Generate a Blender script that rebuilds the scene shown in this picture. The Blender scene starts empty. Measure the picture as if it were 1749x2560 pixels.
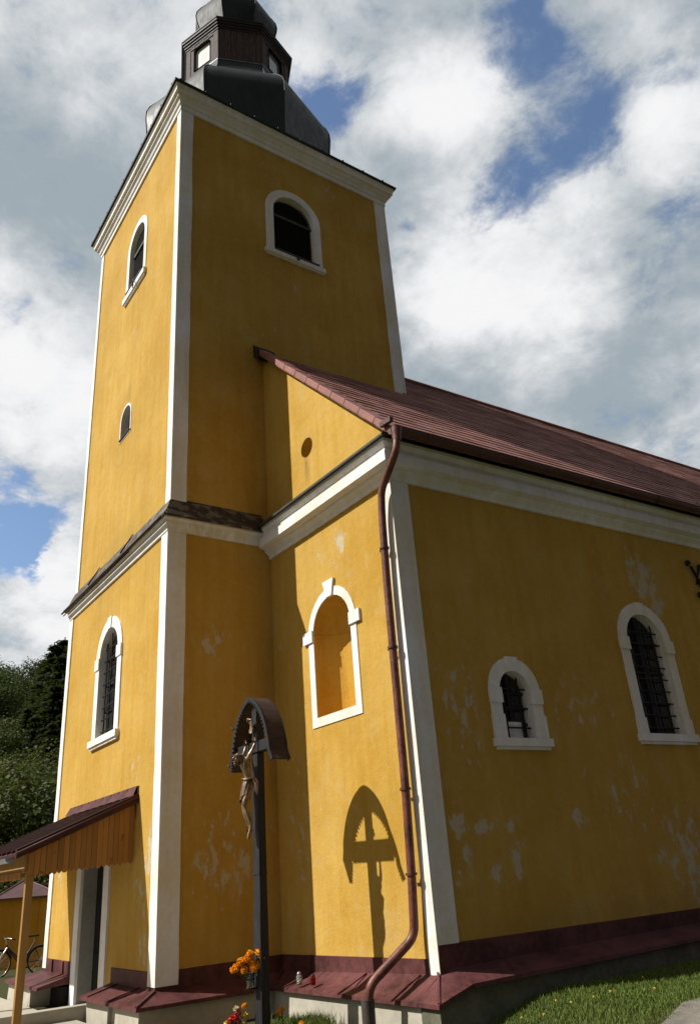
import bpy, math, random
from mathutils import Vector, Matrix
from mathutils.geometry import tessellate_polygon
random.seed(7)
sc = bpy.context.scene
COL = sc.collection
S = 1.3                                   # metres per survey unit; all coordinates below are survey units
R = math.radians

# ------------------------------------------------------------------ camera
cd = bpy.data.cameras.new("camera")
cam = bpy.data.objects.new("camera", cd)
COL.objects.link(cam)
CAM = Vector((9.283, -3.683, 1.6))
yaw, pit, rol = 0.944, 0.427, -0.077
fw = Vector((-math.sin(yaw) * math.cos(pit), math.cos(yaw) * math.cos(pit), math.sin(pit)))
rt = Vector((math.cos(yaw), math.sin(yaw), 0))
up = rt.cross(fw)
r2 = rt * math.cos(rol) + up * math.sin(rol)
u2 = -rt * math.sin(rol) + up * math.cos(rol)
m = Matrix((r2, u2, -fw)).transposed().to_4x4()
m.translation = CAM * S
cam.matrix_world = m
cd.sensor_fit = 'VERTICAL'
cd.sensor_height = 24
cd.lens = 24 * 1959.9 / 2560
cd.clip_start = 0.05
cd.clip_end = 3000
sc.camera = cam
sc.view_settings.view_transform = 'Standard'
sc.view_settings.look = 'None'
sc.view_settings.exposure = 0.32
sc.view_settings.gamma = 1.0

# ------------------------------------------------------------------ sun
SUNV = Vector((0.45, 1.0, -1.04)).normalized()
sd = bpy.data.lights.new("sun", 'SUN')
sd.energy = 5.0
sd.angle = R(0.5)
sd.color = (1.0, 0.965, 0.90)
so = bpy.data.objects.new("sun", sd)
COL.objects.link(so)
so.rotation_euler = SUNV.to_track_quat('-Z', 'Y').to_euler()
so.location = (-20, -40, 60)


# ------------------------------------------------------------------ node helper
class NT:
    def __init__(self, tree):
        self.t = tree
        self.n = tree.nodes
        self.l = tree.links

    def new(self, ty, **kw):
        n = self.n.new(ty)
        for k, v in kw.items():
            setattr(n, k, v)
        return n

    def put(self, sock, v):
        if hasattr(v, 'is_output'):
            self.l.new(v, sock)
        elif isinstance(v, (tuple, list, Vector)):
            v = tuple(v)
            if sock.type == 'RGBA' and len(v) == 3:
                v = v + (1,)
            sock.default_value = v
        else:
            sock.default_value = v

    def math(self, op, a, b=None, c=None, clamp=False):
        n = self.new('ShaderNodeMath', operation=op, use_clamp=clamp)
        for i, v in enumerate((a, b, c)):
            if v is not None:
                self.put(n.inputs[i], v)
        return n.outputs[0]

    def vmath(self, op, a, b=None, out=0):
        n = self.new('ShaderNodeVectorMath', operation=op)
        self.put(n.inputs[0], a)
        if b is not None:
            if op == 'SCALE':
                self.put(n.inputs['Scale'], b)
            else:
                self.put(n.inputs[1], b)
        return n.outputs[out]

    def dist(self, a, b):
        n = self.new('ShaderNodeVectorMath', operation='DISTANCE')
        self.put(n.inputs[0], a)
        self.put(n.inputs[1], b)
        return n.outputs['Value']

    def dot(self, a, b):
        n = self.new('ShaderNodeVectorMath', operation='DOT_PRODUCT')
        self.put(n.inputs[0], a)
        self.put(n.inputs[1], b)
        return n.outputs['Value']

    def mix(self, f, a, b, mode='MIX'):
        n = self.new('ShaderNodeMix', data_type='RGBA', blend_type=mode)
        self.put(n.inputs[0], f)
        self.put(n.inputs[6], a)
        self.put(n.inputs[7], b)
        return n.outputs[2]

    def noise(self, vec, scale=5, detail=4, rough=0.55, dist=0.0, out='Fac'):
        n = self.new('ShaderNodeTexNoise')
        if vec is not None:
            self.put(n.inputs['Vector'], vec)
        n.inputs['Scale'].default_value = scale
        n.inputs['Detail'].default_value = detail
        n.inputs['Roughness'].default_value = rough
        n.inputs['Distortion'].default_value = dist
        return n.outputs[out]

    def ramp(self, f, a, b, lo=0.0, hi=1.0):
        n = self.new('ShaderNodeMapRange')
        n.interpolation_type = 'SMOOTHSTEP'
        self.put(n.inputs[0], f)
        for i, v in enumerate((a, b, lo, hi)):
            n.inputs[i + 1].default_value = v
        return n.outputs[0]

    def scl(self, vec, s):
        n = self.new('ShaderNodeVectorMath', operation='MULTIPLY')
        self.put(n.inputs[0], vec)
        n.inputs[1].default_value = s
        return n.outputs[0]


# ------------------------------------------------------------------ world: Nishita sky under broken cloud
w = bpy.data.worlds.new("World")
sc.world = w
w.use_nodes = True
wt = NT(w.node_tree)
wt.n.clear()
dirv = wt.new('ShaderNodeTexCoord').outputs['Generated']
sep = wt.new('ShaderNodeSeparateXYZ')
wt.put(sep.inputs[0], dirv)
den = wt.math('ADD', wt.math('MAXIMUM', sep.outputs[2], 0.0), 0.35)
flat = wt.vmath('DIVIDE', dirv, None)
fl = flat.node
cmb = wt.new('ShaderNodeCombineXYZ')
for i in range(3):
    wt.put(cmb.inputs[i], den)
wt.put(fl.inputs[1], cmb.outputs[0])
n1 = wt.noise(flat, 3.6, 10, 0.60, 0.2)
n3 = wt.noise(flat, 12.0, 8, 0.64, 0.3)
n2 = wt.noise(wt.vmath('ADD', flat, (3.7, 1.2, 0.4)), 1.7, 6, 0.55, 0.1)
warpn = wt.noise(flat, 6.0, 6, 0.6, 0.0, 'Color')
wd = wt.vmath('ADD', dirv, wt.vmath('SCALE', wt.vmath('SUBTRACT', warpn, (0.5, 0.5, 0.5)), 0.15))


def blob(h, rad, amp):
    d = wt.dist(wd, Vector(h).normalized())
    return wt.math('MULTIPLY', wt.ramp(d, 0.0, rad, 1.0, 0.0), amp)


def addall(base, L):
    for b in L:
        base = wt.math('ADD', base, b)
    return base


HOLES = [((-.374, .577, .726), .12, .17), ((-.32, .545, .775), .11, .24), ((-.345, .62, .70), .10, .27), ((-.44, .572, .692), .085, .36), ((-.40, .575, .715), .07, .13), ((-.50, .352, .79), .095, .52), ((-.33, .50, .80), .07, .22),
         ((-.895, .20, .394), .075, .42), ((-.905, .15, .405), .08, .36), ((-.92, .185, .355), .06, .3), ((-.365, .727, .581), .08, .16),
         ((-.529, .509, .679), .03, .2), ((-.294, .708, .643), .09, .24), ((-.25, .62, .74), .08, .3)]
PUFFS = [((-.905, .231, .352), .05, .5), ((-.895, .225, .372), .03, .35)]
facing = wt.dot(dirv, Vector((-.72, .55, .42)).normalized())
cover = wt.ramp(facing, 0.20, 0.70, 0.28, 0.30)
back = wt.ramp(facing, 0.10, 0.62, 0.0, 1.0)
dens = wt.math('ADD', cover, wt.math('ADD', n1, wt.math('MULTIPLY', wt.math('SUBTRACT', n3, 0.5), 0.75)))
dens = addall(dens, [wt.math('MULTIPLY', blob(h, r, a), -1.0) for h, r, a in HOLES])
dens = addall(dens, [blob(h, r, a) for h, r, a in PUFFS])
mask = wt.ramp(dens, 0.40, 0.72)
BRIGHT = [((-.41, .47, .78), .11, .22), ((-.27, .66, .70), .10, .2), ((-.47, .63, .62), .16, .30), ((-.811, .133, .569), .22, .34), ((-.42, .476, .77), .10, .2), ((-.905, .231, .34), .1, .25),
          ((-.55, .56, .62), .10, .25), ((-.56, .70, .45), .12, .16)]
DULL = [((-.72, .16, .70), .22, .22), ((-.50, .72, .50), .12, .16), ((-.55, .40, .74), .10, .05)]
br = wt.math('ADD', n2, wt.math('ADD', wt.math('MULTIPLY', wt.math('SUBTRACT', n1, 0.5), 0.7), wt.math('MULTIPLY', wt.math('SUBTRACT', n3, 0.5), 0.55)))
br = addall(br, [blob(h, r, a) for h, r, a in BRIGHT])
br = addall(br, [wt.math('MULTIPLY', blob(h, r, a), -1.0) for h, r, a in DULL])
ccol = wt.mix(wt.ramp(br, 0.30, 0.82), (0.38, 0.445, 0.49), (1.0, 1.0, 1.01))
sunside = wt.ramp(wt.dot(dirv, Vector((-.50, -.85, .30)).normalized()), 0.05, 0.75)  # unseen cloud toward the sun, brightened to lift the front shadows
ccol = wt.mix(back, wt.mix(sunside, (0.070, 0.066, 0.100), (0.50, 0.47, 0.44)), ccol)  # unseen cloud behind the camera, toned to set the depth of shade
sky = wt.new('ShaderNodeTexSky')
sky.sky_type = 'NISHITA'
sky.sun_disc = False
sky.sun_elevation = math.asin(-SUNV.z)
sky.sun_rotation = math.atan2(-SUNV.x, -SUNV.y)
sky.air_density = 1.0
sky.dust_density = 0.6
sky.ozone_density = 2.0
bgs = wt.new('ShaderNodeBackground')
wt.l.new(sky.outputs[0], bgs.inputs[0])
bgs.inputs[1].default_value = 0.125
bgc = wt.new('ShaderNodeBackground')
wt.l.new(ccol, bgc.inputs[0])
bgc.inputs[1].default_value = 0.74
mx = wt.new('ShaderNodeMixShader')
wt.l.new(mask, mx.inputs[0])
wt.l.new(bgs.outputs[0], mx.inputs[1])
wt.l.new(bgc.outputs[0], mx.inputs[2])
wo = wt.new('ShaderNodeOutputWorld')
wt.l.new(mx.outputs[0], wo.inputs[0])


# ------------------------------------------------------------------ materials
def mat(name, rough=0.8, metal=0.0, spec=0.3):
    mt = bpy.data.materials.new(name)
    mt.use_nodes = True
    t = NT(mt.node_tree)
    b = t.n['Principled BSDF']
    b.inputs['Roughness'].default_value = rough
    b.inputs['Metallic'].default_value = metal
    b.inputs['Specular IOR Level'].default_value = spec
    return mt, t, b


def pos(t):
    g = t.new('ShaderNodeNewGeometry')
    return t.vmath('SCALE', g.outputs['Position'], 1.0 / S)


def bump(t, b, h, strength=0.3, dist=0.01):
    n = t.new('ShaderNodeBump')
    n.inputs['Strength'].default_value = strength
    n.inputs['Distance'].default_value = dist
    t.put(n.inputs['Height'], h)
    t.l.new(n.outputs[0], b.inputs['Normal'])


ALB = 0.80


def simple(name, c, var=0.12, scale=6, rough=0.8, metal=0.0, bmp=0.0, spec=0.3, stretch=(1, 1, 1), bscale=60):
    mt, t, b = mat(name, rough, metal, spec)
    P = t.scl(pos(t), stretch)
    c = tuple(x * ALB for x in c)
    n = t.noise(P, scale, 6, 0.6)
    n2 = t.noise(P, scale * 6, 3, 0.6)
    f = t.math('ADD', t.math('MULTIPLY', n, 0.65), t.math('MULTIPLY', n2, 0.35))
    lo = tuple(max(0, x * (1 - var * 2)) for x in c)
    hi = tuple(min(1, x * (1 + var * 2)) for x in c)
    t.put(b.inputs['Base Color'], t.mix(t.ramp(f, 0.25, 0.75), lo, hi))
    t.put(b.inputs['Roughness'], t.ramp(n2, 0.2, 0.8, max(0, rough - 0.08), min(1, rough + 0.08)))
    if bmp:
        bump(t, b, t.noise(P, bscale, 4, 0.6), bmp, 0.008)
    return mt


def plaster(name, c, under, patches, stains=(), wear=0.0):
    """lime plaster with a worn top coat; patches = [(x,y,z,radius,strength,vertical stretch)] where the coat has peeled"""
    mt, t, b = mat(name, 0.92, 0, 0.15)
    P = pos(t)
    big = t.noise(P, 0.9, 5, 0.6, 0.4)
    streak = t.noise(t.scl(P, (7, 7, 0.7)), 1.0, 5, 0.62)
    fine = t.noise(P, 14, 5, 0.6)
    f = t.math('ADD', t.math('ADD', t.math('MULTIPLY', big, 0.45), t.math('MULTIPLY', streak, 0.35)), t.math('MULTIPLY', fine, 0.2))
    col = t.mix(t.ramp(f, 0.33, 0.68), tuple(x * k for x, k in zip(c, (0.86, 0.80, 0.62))), tuple(min(1, x * k) for x, k in zip(c, (1.08, 1.14, 1.6))))
    diag = t.noise(t.scl(t.vmath('ADD', P, t.vmath('SCALE', t.noise(P, 1.1, 4, 0.5, 0, 'Color'), 1.2)), (1.6, 1.6, 1.1)), 2.2, 6, 0.65)
    col = t.mix(t.ramp(diag, 0.52, 0.68, 0, 0.38), col, tuple(0.55 * a_ + 0.45 * u_ for a_, u_ in zip(c, under)))
    drift = t.noise(P, 0.45, 4, 0.6, 0.5)
    col = t.mix(t.ramp(drift, 0.35, 0.65, 0.26, 0.0), col, tuple(x * k for x, k in zip(c, (.66, .66, .75))))
    if patches or wear:
        patches = patches or [(0, 0, -50, .1, .1, 1)]
        rag = t.noise(t.scl(P, (1, 1, 0.55)), 8.5, 9, 0.70, 0.25)
        acc = None
        for (x, y, z, rad, st, vs) in patches:
            q = t.scl(t.vmath('SUBTRACT', P, (x, y, z)), (1, 1, 1.0 / vs))
            d = t.vmath('LENGTH', q, None, 'Value')
            v = t.ramp(d, 0.0, rad * 1.5, st * .95, 0.0)
            acc = v if acc is None else t.math('MAXIMUM', acc, v)
        lim = t.math('ADD', acc, t.math('ADD', t.math('MULTIPLY', rag, 2.0), -0.52))
        pm = t.ramp(lim, 0.86, 0.872)
        pm2 = t.ramp(t.noise(t.scl(P, (5, 5, 2)), 1.3, 8, 0.7), 0.70, 0.74, 0, wear)
        pm = t.math('MAXIMUM', pm, pm2)
        soft = t.ramp(lim, 0.62, 0.92, 0.0, 0.35)
        col = t.mix(soft, col, tuple(0.5 * a + 0.5 * u for a, u in zip(c, under)))
        col = t.mix(pm, col, under)
    for (x, y, z, rx, rz, st, sc_) in stains:
        q = t.scl(t.vmath('SUBTRACT', P, (x, y, z)), (1.0 / rx, 1.0 / rx, 1.0 / rz))
        d = t.vmath('LENGTH', q, None, 'Value')
        v = t.math('MULTIPLY', t.ramp(d, 0.1, 1.0, st, 0.0), t.ramp(t.noise(t.scl(P, (12, 12, 2)), 1, 5, 0.6), 0.3, 0.65))
        col = t.mix(v, col, sc_)
    t.put(b.inputs['Base Color'], col)
    h = t.math('ADD', t.math('MULTIPLY', t.noise(P, 2.3, 3, 0.5, 0.6), 3.0), t.math('ADD', t.noise(P, 45, 4, 0.7), t.math('MULTIPLY', t.noise(P, 9, 3, 0.6), 1.2)))
    if patches or wear:
        h = t.math('SUBTRACT', h, t.math('MULTIPLY', pm, 1.5))
    bump(t, b, h, 0.5, 0.012)
    return mt


YEL = (0.520, 0.314, 0.054)
PALE = (0.49, 0.41, 0.27)
GREY = (0.50, 0.45, 0.38)
M = {}
M['tower'] = plaster("ochre_plaster_tower", YEL, PALE,
                     [(0, .66, 4.42, .25, .42, 1.2), (0, .8, 1.85, .45, .38, 1.5), (0, 1.05, 1.75, .22, .46, 1.8), (0, .56, 1.78, .18, .5, 1.5), (0, .67, 1.55, .12, .5, .6),
                      (-.3, 0, 1.9, .26, .44, 1.8), (-.4, 0, .95, .2, .42, 1.6), (-.55, 0, 1.5, .3, .36, 1.8), (-.9, 0, 2.9, .5, .2, 1), (-3.9, 0, 1.9, .3, .34, 1.5), (0, 1.92, 13.7, .3, .3, 1), (0, 3.17, 13.9, .22, .38, 2.2),
                      (0, 2.28, 11.2, .12, .42, 4)],
                     [(-2.1, 0, 9.35, .16, .4, .8, (.25, .19, .06)), (-2.5, 0, 6.6, 2.4, .28, .5, (.36, .24, .06)), (0, .8, 6.3, 1, .22, .5, (.3, .2, .05))], .6)
M['nave'] = plaster("ochre_plaster_nave", YEL, PALE,
                    [(1.77, 1.58, 5.40, .2, .40, 1.3), (1.61, 1.58, 5.19, .16, .42, 1.3), (1.3, 1.58, 5.36, .12, .42, 1.6), (1.15, 1.58, 3.9, .12, .3, 1), (.5, 1.57, 2.0, .5, .22, 2),
                     (2.88, 2.04, 1.96, .22, .62, .8), (2.88, 2.33, 1.92, .24, .46, .6), (2.89, 2.69, 1.90, .15, .55, .7), (2.94, 3.76, 1.97, .22, .45, .6),
                     (2.87, 2.09, 1.60, .1, .52, 2.2), (2.9, 2.75, 1.57, .12, .56, 2.2), (2.88, 2.41, 1.45, .11, .54, 2), (2.87, 1.94, 1.48, .1, .5, 2),
                     (3.03, 5.86, 5.05, .42, .52, 1.3), (3.03, 6.05, 4.65, .22, .5, 1.6), (3.02, 5.5, 1.45, .5, .42, 1.6), (3.0, 5.1, 1.5, .3, .3, 2), (2.89, 2.41, 3.25, .2, .42, 2), (2.88, 2.2, 3.1, .4, .32, 1.8),
                     (2.94, 4.1, 3.2, .7, .24, .8), (2.98, 4.7, 2.2, .8, .25, 1)],
                    [(1.08, 1.57, 6.75, .1, .35, .9, (.2, .14, .05)), (1.1, 1.57, 7.1, .3, .3, .4, (.35, .25, .1)), (3.0, 4.2, .95, 3.5, .25, .4, (.3, .2, .07))], .7)
M['niche'] = plaster("ochre_plaster_niche", (0.60, 0.35, 0.05), PALE, [])
M['white'] = plaster("white_limewash", (0.80, 0.775, 0.72), (0.6, 0.56, 0.48), [], [(0, .7, 6.0, 1.2, .16, .6, (.42, .38, .28)), (2.3, 1.4, 6.1, 3, .1, .3, (.5, .46, .4))], .25)
M['concrete'] = simple("pale_concrete", (0.50, 0.46, 0.37), 0.10, 2.2, 0.9, bmp=0.25)
M['dark_base'] = simple("dark_olive_concrete", (0.15, 0.145, 0.10), 0.25, 3, 0.95, bmp=0.3)  # darker concrete for the nave side and corner base
M['door_stone'] = simple("grey_door_stone", (0.36, 0.35, 0.33), 0.1, 3, 0.85, bmp=0.1)
M['maroon'] = simple("maroon_painted_sheet", (0.118, 0.043, 0.041), 0.30, 2.5, 0.55, bmp=0.08, spec=0.15, bscale=20)
M['porch_metal'] = simple("porch_maroon_sheet", (0.060, 0.020, 0.017), 0.15, 4, 0.6, spec=0.2)
M['flash_pink'] = simple("faded_red_sheet", (0.30, 0.12, 0.095), 0.16, 4, 0.55, bmp=0.1, spec=0.3)
M['gutter'] = simple("brown_painted_gutter", (0.105, 0.038, 0.028), 0.22, 5, 0.42, spec=0.45)
M['pipe'] = simple("red_brown_drainpipe", (0.165, 0.055, 0.036), 0.35, 4, 0.45, spec=0.4, bmp=0.1, bscale=9)
M['zinc'] = simple("zinc_sheet", (0.34, 0.36, 0.40), 0.15, 5, 0.35, metal=0.6)
M['shoe'] = simple("grey_brown_pipe_shoe", (0.075, 0.062, 0.055), 0.2, 6, 0.5)
M['copper'] = simple("dark_weathered_sheet", (0.026, 0.032, 0.031), 0.35, 1.6, 0.55, metal=0.0, bmp=0.1, spec=0.25, stretch=(1, 1, .35), bscale=12)
M['lantern_wood'] = simple("dark_brown_boards", (0.085, 0.055, 0.047), 0.35, 5, 0.75, stretch=(6, 6, 1), bmp=0.2)
M['dark_trim'] = simple("black_brown_trim", (0.035, 0.024, 0.022), 0.2, 5, 0.6)
M['iron'] = simple("black_iron", (0.022, 0.020, 0.020), 0.25, 20, 0.55, metal=0.4)
M['rust_iron'] = simple("rusty_iron", (0.055, 0.03, 0.022), 0.25, 20, 0.6, metal=0.3)
M['louvre'] = simple("dark_louvre_board", (0.030, 0.026, 0.022), 0.2, 8, 0.8)
M['interior'] = simple("unlit_interior", (0.012, 0.011, 0.010), 0.1, 5, 0.9)
M['slate'] = simple("weathered_dark_flashing", (0.060, 0.055, 0.045), 0.2, 5, 0.6)
M['lead_glass'] = None
M['cross_wood'] = simple("black_stained_wood", (0.022, 0.021, 0.027), 0.25, 5, 0.55, stretch=(5, 5, 1), bmp=0.25, spec=0.35, bscale=40)
M['canopy_board'] = simple("dark_brown_canopy_board", (0.060, 0.035, 0.027), 0.25, 5, 0.7, stretch=(4, 1, 4), bmp=0.15)
M['bronze'] = simple("aged_bronze_paint", (0.36, 0.245, 0.145), 0.34, 14, 0.38, metal=0.45, bmp=0.15, spec=0.5)
M['bronze_dark'] = simple("dark_bronze_cloth", (0.20, 0.13, 0.08), 0.3, 20, 0.42, metal=0.5, bmp=0.3, spec=0.5)
M['leafgreen'] = simple("stem_green", (0.05, 0.12, 0.025), 0.2, 12, 0.6)
M['petal_red'] = simple("red_petal", (0.75, 0.05, 0.035), 0.2, 30, 0.6)
M['petal_pink'] = simple("salmon_petal", (0.80, 0.17, 0.14), 0.2, 30, 0.6)
M['petal_yellow'] = simple("yellow_petal", (0.80, 0.60, 0.08), 0.2, 30, 0.6)
M['petal_cream'] = simple("cream_petal", (0.80, 0.72, 0.42), 0.2, 30, 0.6)
M['wall_yellow'] = plaster("ochre_plaster_outbuilding", (0.52, 0.29, 0.035), PALE, [])
M['roof_far'] = simple("maroon_roof_sheet", (0.12, 0.06, 0.06), 0.15, 2, 0.5, spec=0.4)
M['rubber'] = simple("black_rubber", (0.02, 0.02, 0.02), 0.1, 20, 0.7)
M['chrome'] = simple("silver_paint", (0.60, 0.60, 0.58), 0.1, 10, 0.3, metal=0.8)
M['bike_blue'] = simple("dark_blue_enamel", (0.035, 0.035, 0.075), 0.15, 10, 0.3, spec=0.5)
M['reflector'] = simple("orange_reflector", (0.8, 0.18, 0.01), 0.1, 10, 0.3)
M['bark'] = simple("bark", (0.075, 0.055, 0.04), 0.25, 4, 0.9, bmp=0.4, stretch=(3, 3, 1))


def m_glass(name, c, rough, spec=0.5):
    mt, t, b = mat(name, rough, 0, spec)
    P = pos(t)
    t.put(b.inputs['Base Color'], t.mix(t.noise(P, 3, 4), tuple(x * .7 for x in c), tuple(x * 1.3 for x in c)))
    bump(t, b, t.noise(P, 5, 2), 0.12, 0.02)
    return mt


M['pane'] = m_glass("dark_window_glass", (0.016, 0.017, 0.018), 0.12)
M['lit_pane'] = m_glass("lit_lantern_pane", (0.68, 0.68, 0.67), 0.25)  # pane on the sunlit lantern faces, its brightness put into the colour
M['shade_pane'] = m_glass("shaded_lantern_pane", (0.20, 0.21, 0.23), 0.15)  # same pane on the unlit lantern faces, shade put into the colour


def m_clear(name, c, rough=0.05):
    mt, t, b = mat(name, rough, 0, 0.5)
    b.inputs['Base Color'].default_value = c + (1,)
    b.inputs['Transmission Weight'].default_value = 0.9
    b.inputs['IOR'].default_value = 1.3
    return mt


M['glass'] = m_clear("clear_glass", (0.9, 0.95, 0.93))
M['red_glass'] = m_clear("red_glass", (0.55, 0.01, 0.015))


def m_wood(name, c, var):
    mt, t, b = mat(name, 0.75, 0, 0.2)
    P = pos(t)
    g = t.new('ShaderNodeNewGeometry')
    rnd = g.outputs['Random Per Island']
    c = tuple(x * ALB for x in c)
    grain = t.noise(t.scl(P, (18, 18, 1.5)), 1.5, 5, 0.65)
    knots = t.noise(P, 9, 2, 0.5)
    f = t.math('ADD', t.math('MULTIPLY', rnd, var), t.math('MULTIPLY', grain, 1 - var))
    col = t.mix(f, tuple(x * .55 for x in c), tuple(min(1, x * 1.4) for x in c))
    col = t.mix(t.ramp(knots, 0.66, 0.74, 0, 0.6), col, tuple(x * .35 for x in c))
    t.put(b.inputs['Base Color'], col)
    bump(t, b, grain, 0.2, 0.01)
    return mt


M['boards'] = m_wood("varnished_pine_boards", (0.40, 0.185, 0.045), 0.45)
M['porch_wood'] = m_wood("varnished_pine_post", (0.36, 0.20, 0.06), 0.2)


def m_roof(name, c):
    mt, t, b = mat(name, 0.85, 0, 0.12)
    P = pos(t)
    sp = t.new('ShaderNodeSeparateXYZ')
    t.put(sp.inputs[0], P)
    cb = t.new('ShaderNodeCombineXYZ')
    t.put(cb.inputs[0], sp.outputs[1])
    t.put(cb.inputs[1], t.math('MULTIPLY', sp.outputs[2], 1.42))
    br = t.new('ShaderNodeTexBrick')
    t.put(br.inputs['Vector'], cb.outputs[0])
    br.inputs['Scale'].default_value = 1.0
    br.inputs['Brick Width'].default_value = 0.55
    br.inputs['Row Height'].default_value = 0.235
    br.inputs['Mortar Size'].default_value = 0.010
    br.inputs['Mortar Smooth'].default_value = 0.3
    br.inputs['Bias'].default_value = -0.1
    br.inputs['Color1'].default_value = (0, 0, 0, 1)
    br.inputs['Color2'].default_value = (1, 1, 1, 1)
    br.inputs['Mortar'].default_value = (0.5, 0.5, 0.5, 1)
    n = t.noise(P, 3, 6, 0.65)
    st = t.noise(t.scl(P, (3, 9, 3)), 1.2, 6, 0.7)
    f = t.math('ADD', t.math('MULTIPLY', br.outputs['Color'], 0.30), t.math('ADD', t.math('MULTIPLY', n, 0.45), t.math('MULTIPLY', st, 0.3)))
    col = t.mix(t.ramp(f, 0.25, 0.8), tuple(x * k for x, k in zip(c, (.6, .55, .55))), tuple(x * k for x, k in zip(c, (1.35, 1.5, 1.6))))
    col = t.mix(t.ramp(st, 0.66, 0.74, 0, 0.45), col, (0.38, 0.30, 0.26))
    col = t.mix(t.math('MULTIPLY', br.outputs['Fac'], 0.75), col, (0.045, 0.02, 0.018))
    t.put(b.inputs['Base Color'], col)
    bump(t, b, t.math('ADD', t.math('MULTIPLY', br.outputs['Fac'], -1.0), t.math('MULTIPLY', t.noise(P, 12, 3), 0.5)), 0.5, 0.02)
    return mt


M['roof'] = m_roof("maroon_metal_shingles", (0.33, 0.155, 0.125))


def m_peel(name, c, under):
    mt, t, b = mat(name, 0.6, 0, 0.3)
    P = pos(t)
    n = t.noise(t.scl(P, (2.2, 2.2, 4)), 2.0, 7, 0.65)
    n2 = t.noise(P, 9, 5, 0.6)
    col = t.mix(n2, tuple(x * .7 for x in c), tuple(x * 1.3 for x in c))
    col = t.mix(t.ramp(n, 0.50, 0.56, 0, 0.85), col, under)
    t.put(b.inputs['Base Color'], col)
    bump(t, b, n, 0.3, 0.01)
    return mt


M['band'] = m_peel("peeling_painted_flashing", (0.040, 0.026, 0.020), (0.15, 0.135, 0.095))


def m_leaf(name, a, b_):
    mt, t, b = mat(name, 0.65, 0, 0.25)
    g = t.new('ShaderNodeNewGeometry')
    oi = t.new('ShaderNodeObjectInfo')
    tc = t.new('ShaderNodeTexCoord')
    cl = t.ramp(t.noise(tc.outputs['Object'], 0.9, 3, 0.6), 0.32, 0.68)
    f = t.math('ADD', t.math('MULTIPLY', g.outputs['Random Per Island'], 0.30), t.math('ADD', t.math('MULTIPLY', oi.outputs['Random'], 0.40), t.math('MULTIPLY', cl, 0.30)))
    col = t.mix(f, a, b_)
    t.put(b.inputs['Base Color'], col)
    tr = t.new('ShaderNodeBsdfTranslucent')
    t.put(tr.inputs[0], t.mix(0.5, col, (0.12, 0.16, 0.02)))
    ms = t.new('ShaderNodeMixShader')
    ms.inputs[0].default_value = 0.25
    t.l.new(b.outputs[0], ms.inputs[1])
    t.l.new(tr.outputs[0], ms.inputs[2])
    t.l.new(ms.outputs[0], t.n['Material Output'].inputs[0])
    return mt


M['leaf_dark'] = m_leaf("dark_foliage", (0.018, 0.034, 0.009), (0.060, 0.090, 0.020))
M['leaf_mid'] = m_leaf("green_foliage", (0.024, 0.040, 0.008), (0.080, 0.105, 0.020))
M['leaf_olive'] = m_leaf("olive_foliage", (0.034, 0.044, 0.009), (0.105, 0.110, 0.024))
M['needle'] = m_leaf("conifer_needles", (0.008, 0.013, 0.007), (0.022, 0.030, 0.013))
M['orange'] = m_leaf("orange_petal", (0.95, 0.33, 0.008), (1.0, 0.52, 0.02))
M['grass'] = m_leaf("grass_blade", (0.060, 0.112, 0.016), (0.180, 0.225, 0.045))


def m_ground():
    mt, t, b = mat("turf_and_soil", 0.95, 0, 0.1)
    P = pos(t)
    n = t.noise(P, 1.5, 7, 0.65)
    n2 = t.noise(P, 14, 5, 0.7)
    col = t.mix(n2, (0.032, 0.034, 0.012), (0.066, 0.068, 0.026))
    col = t.mix(t.ramp(n, 0.6, 0.72, 0, 0.5), col, (0.10, 0.085, 0.04))
    t.put(b.inputs['Base Color'], col)
    bump(t, b, n2, 0.6, 0.03)
    return mt


M['ground'] = m_ground()
M['path'] = simple("grey_gravel_path", (0.20, 0.18, 0.15), 0.18, 6, 0.95, bmp=0.5, bscale=50)
M['hill'] = simple("wooded_hillside_soil", (0.030, 0.040, 0.012), 0.3, 0.5, 0.95)


# ------------------------------------------------------------------ mesh builder
BASE = {}


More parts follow.
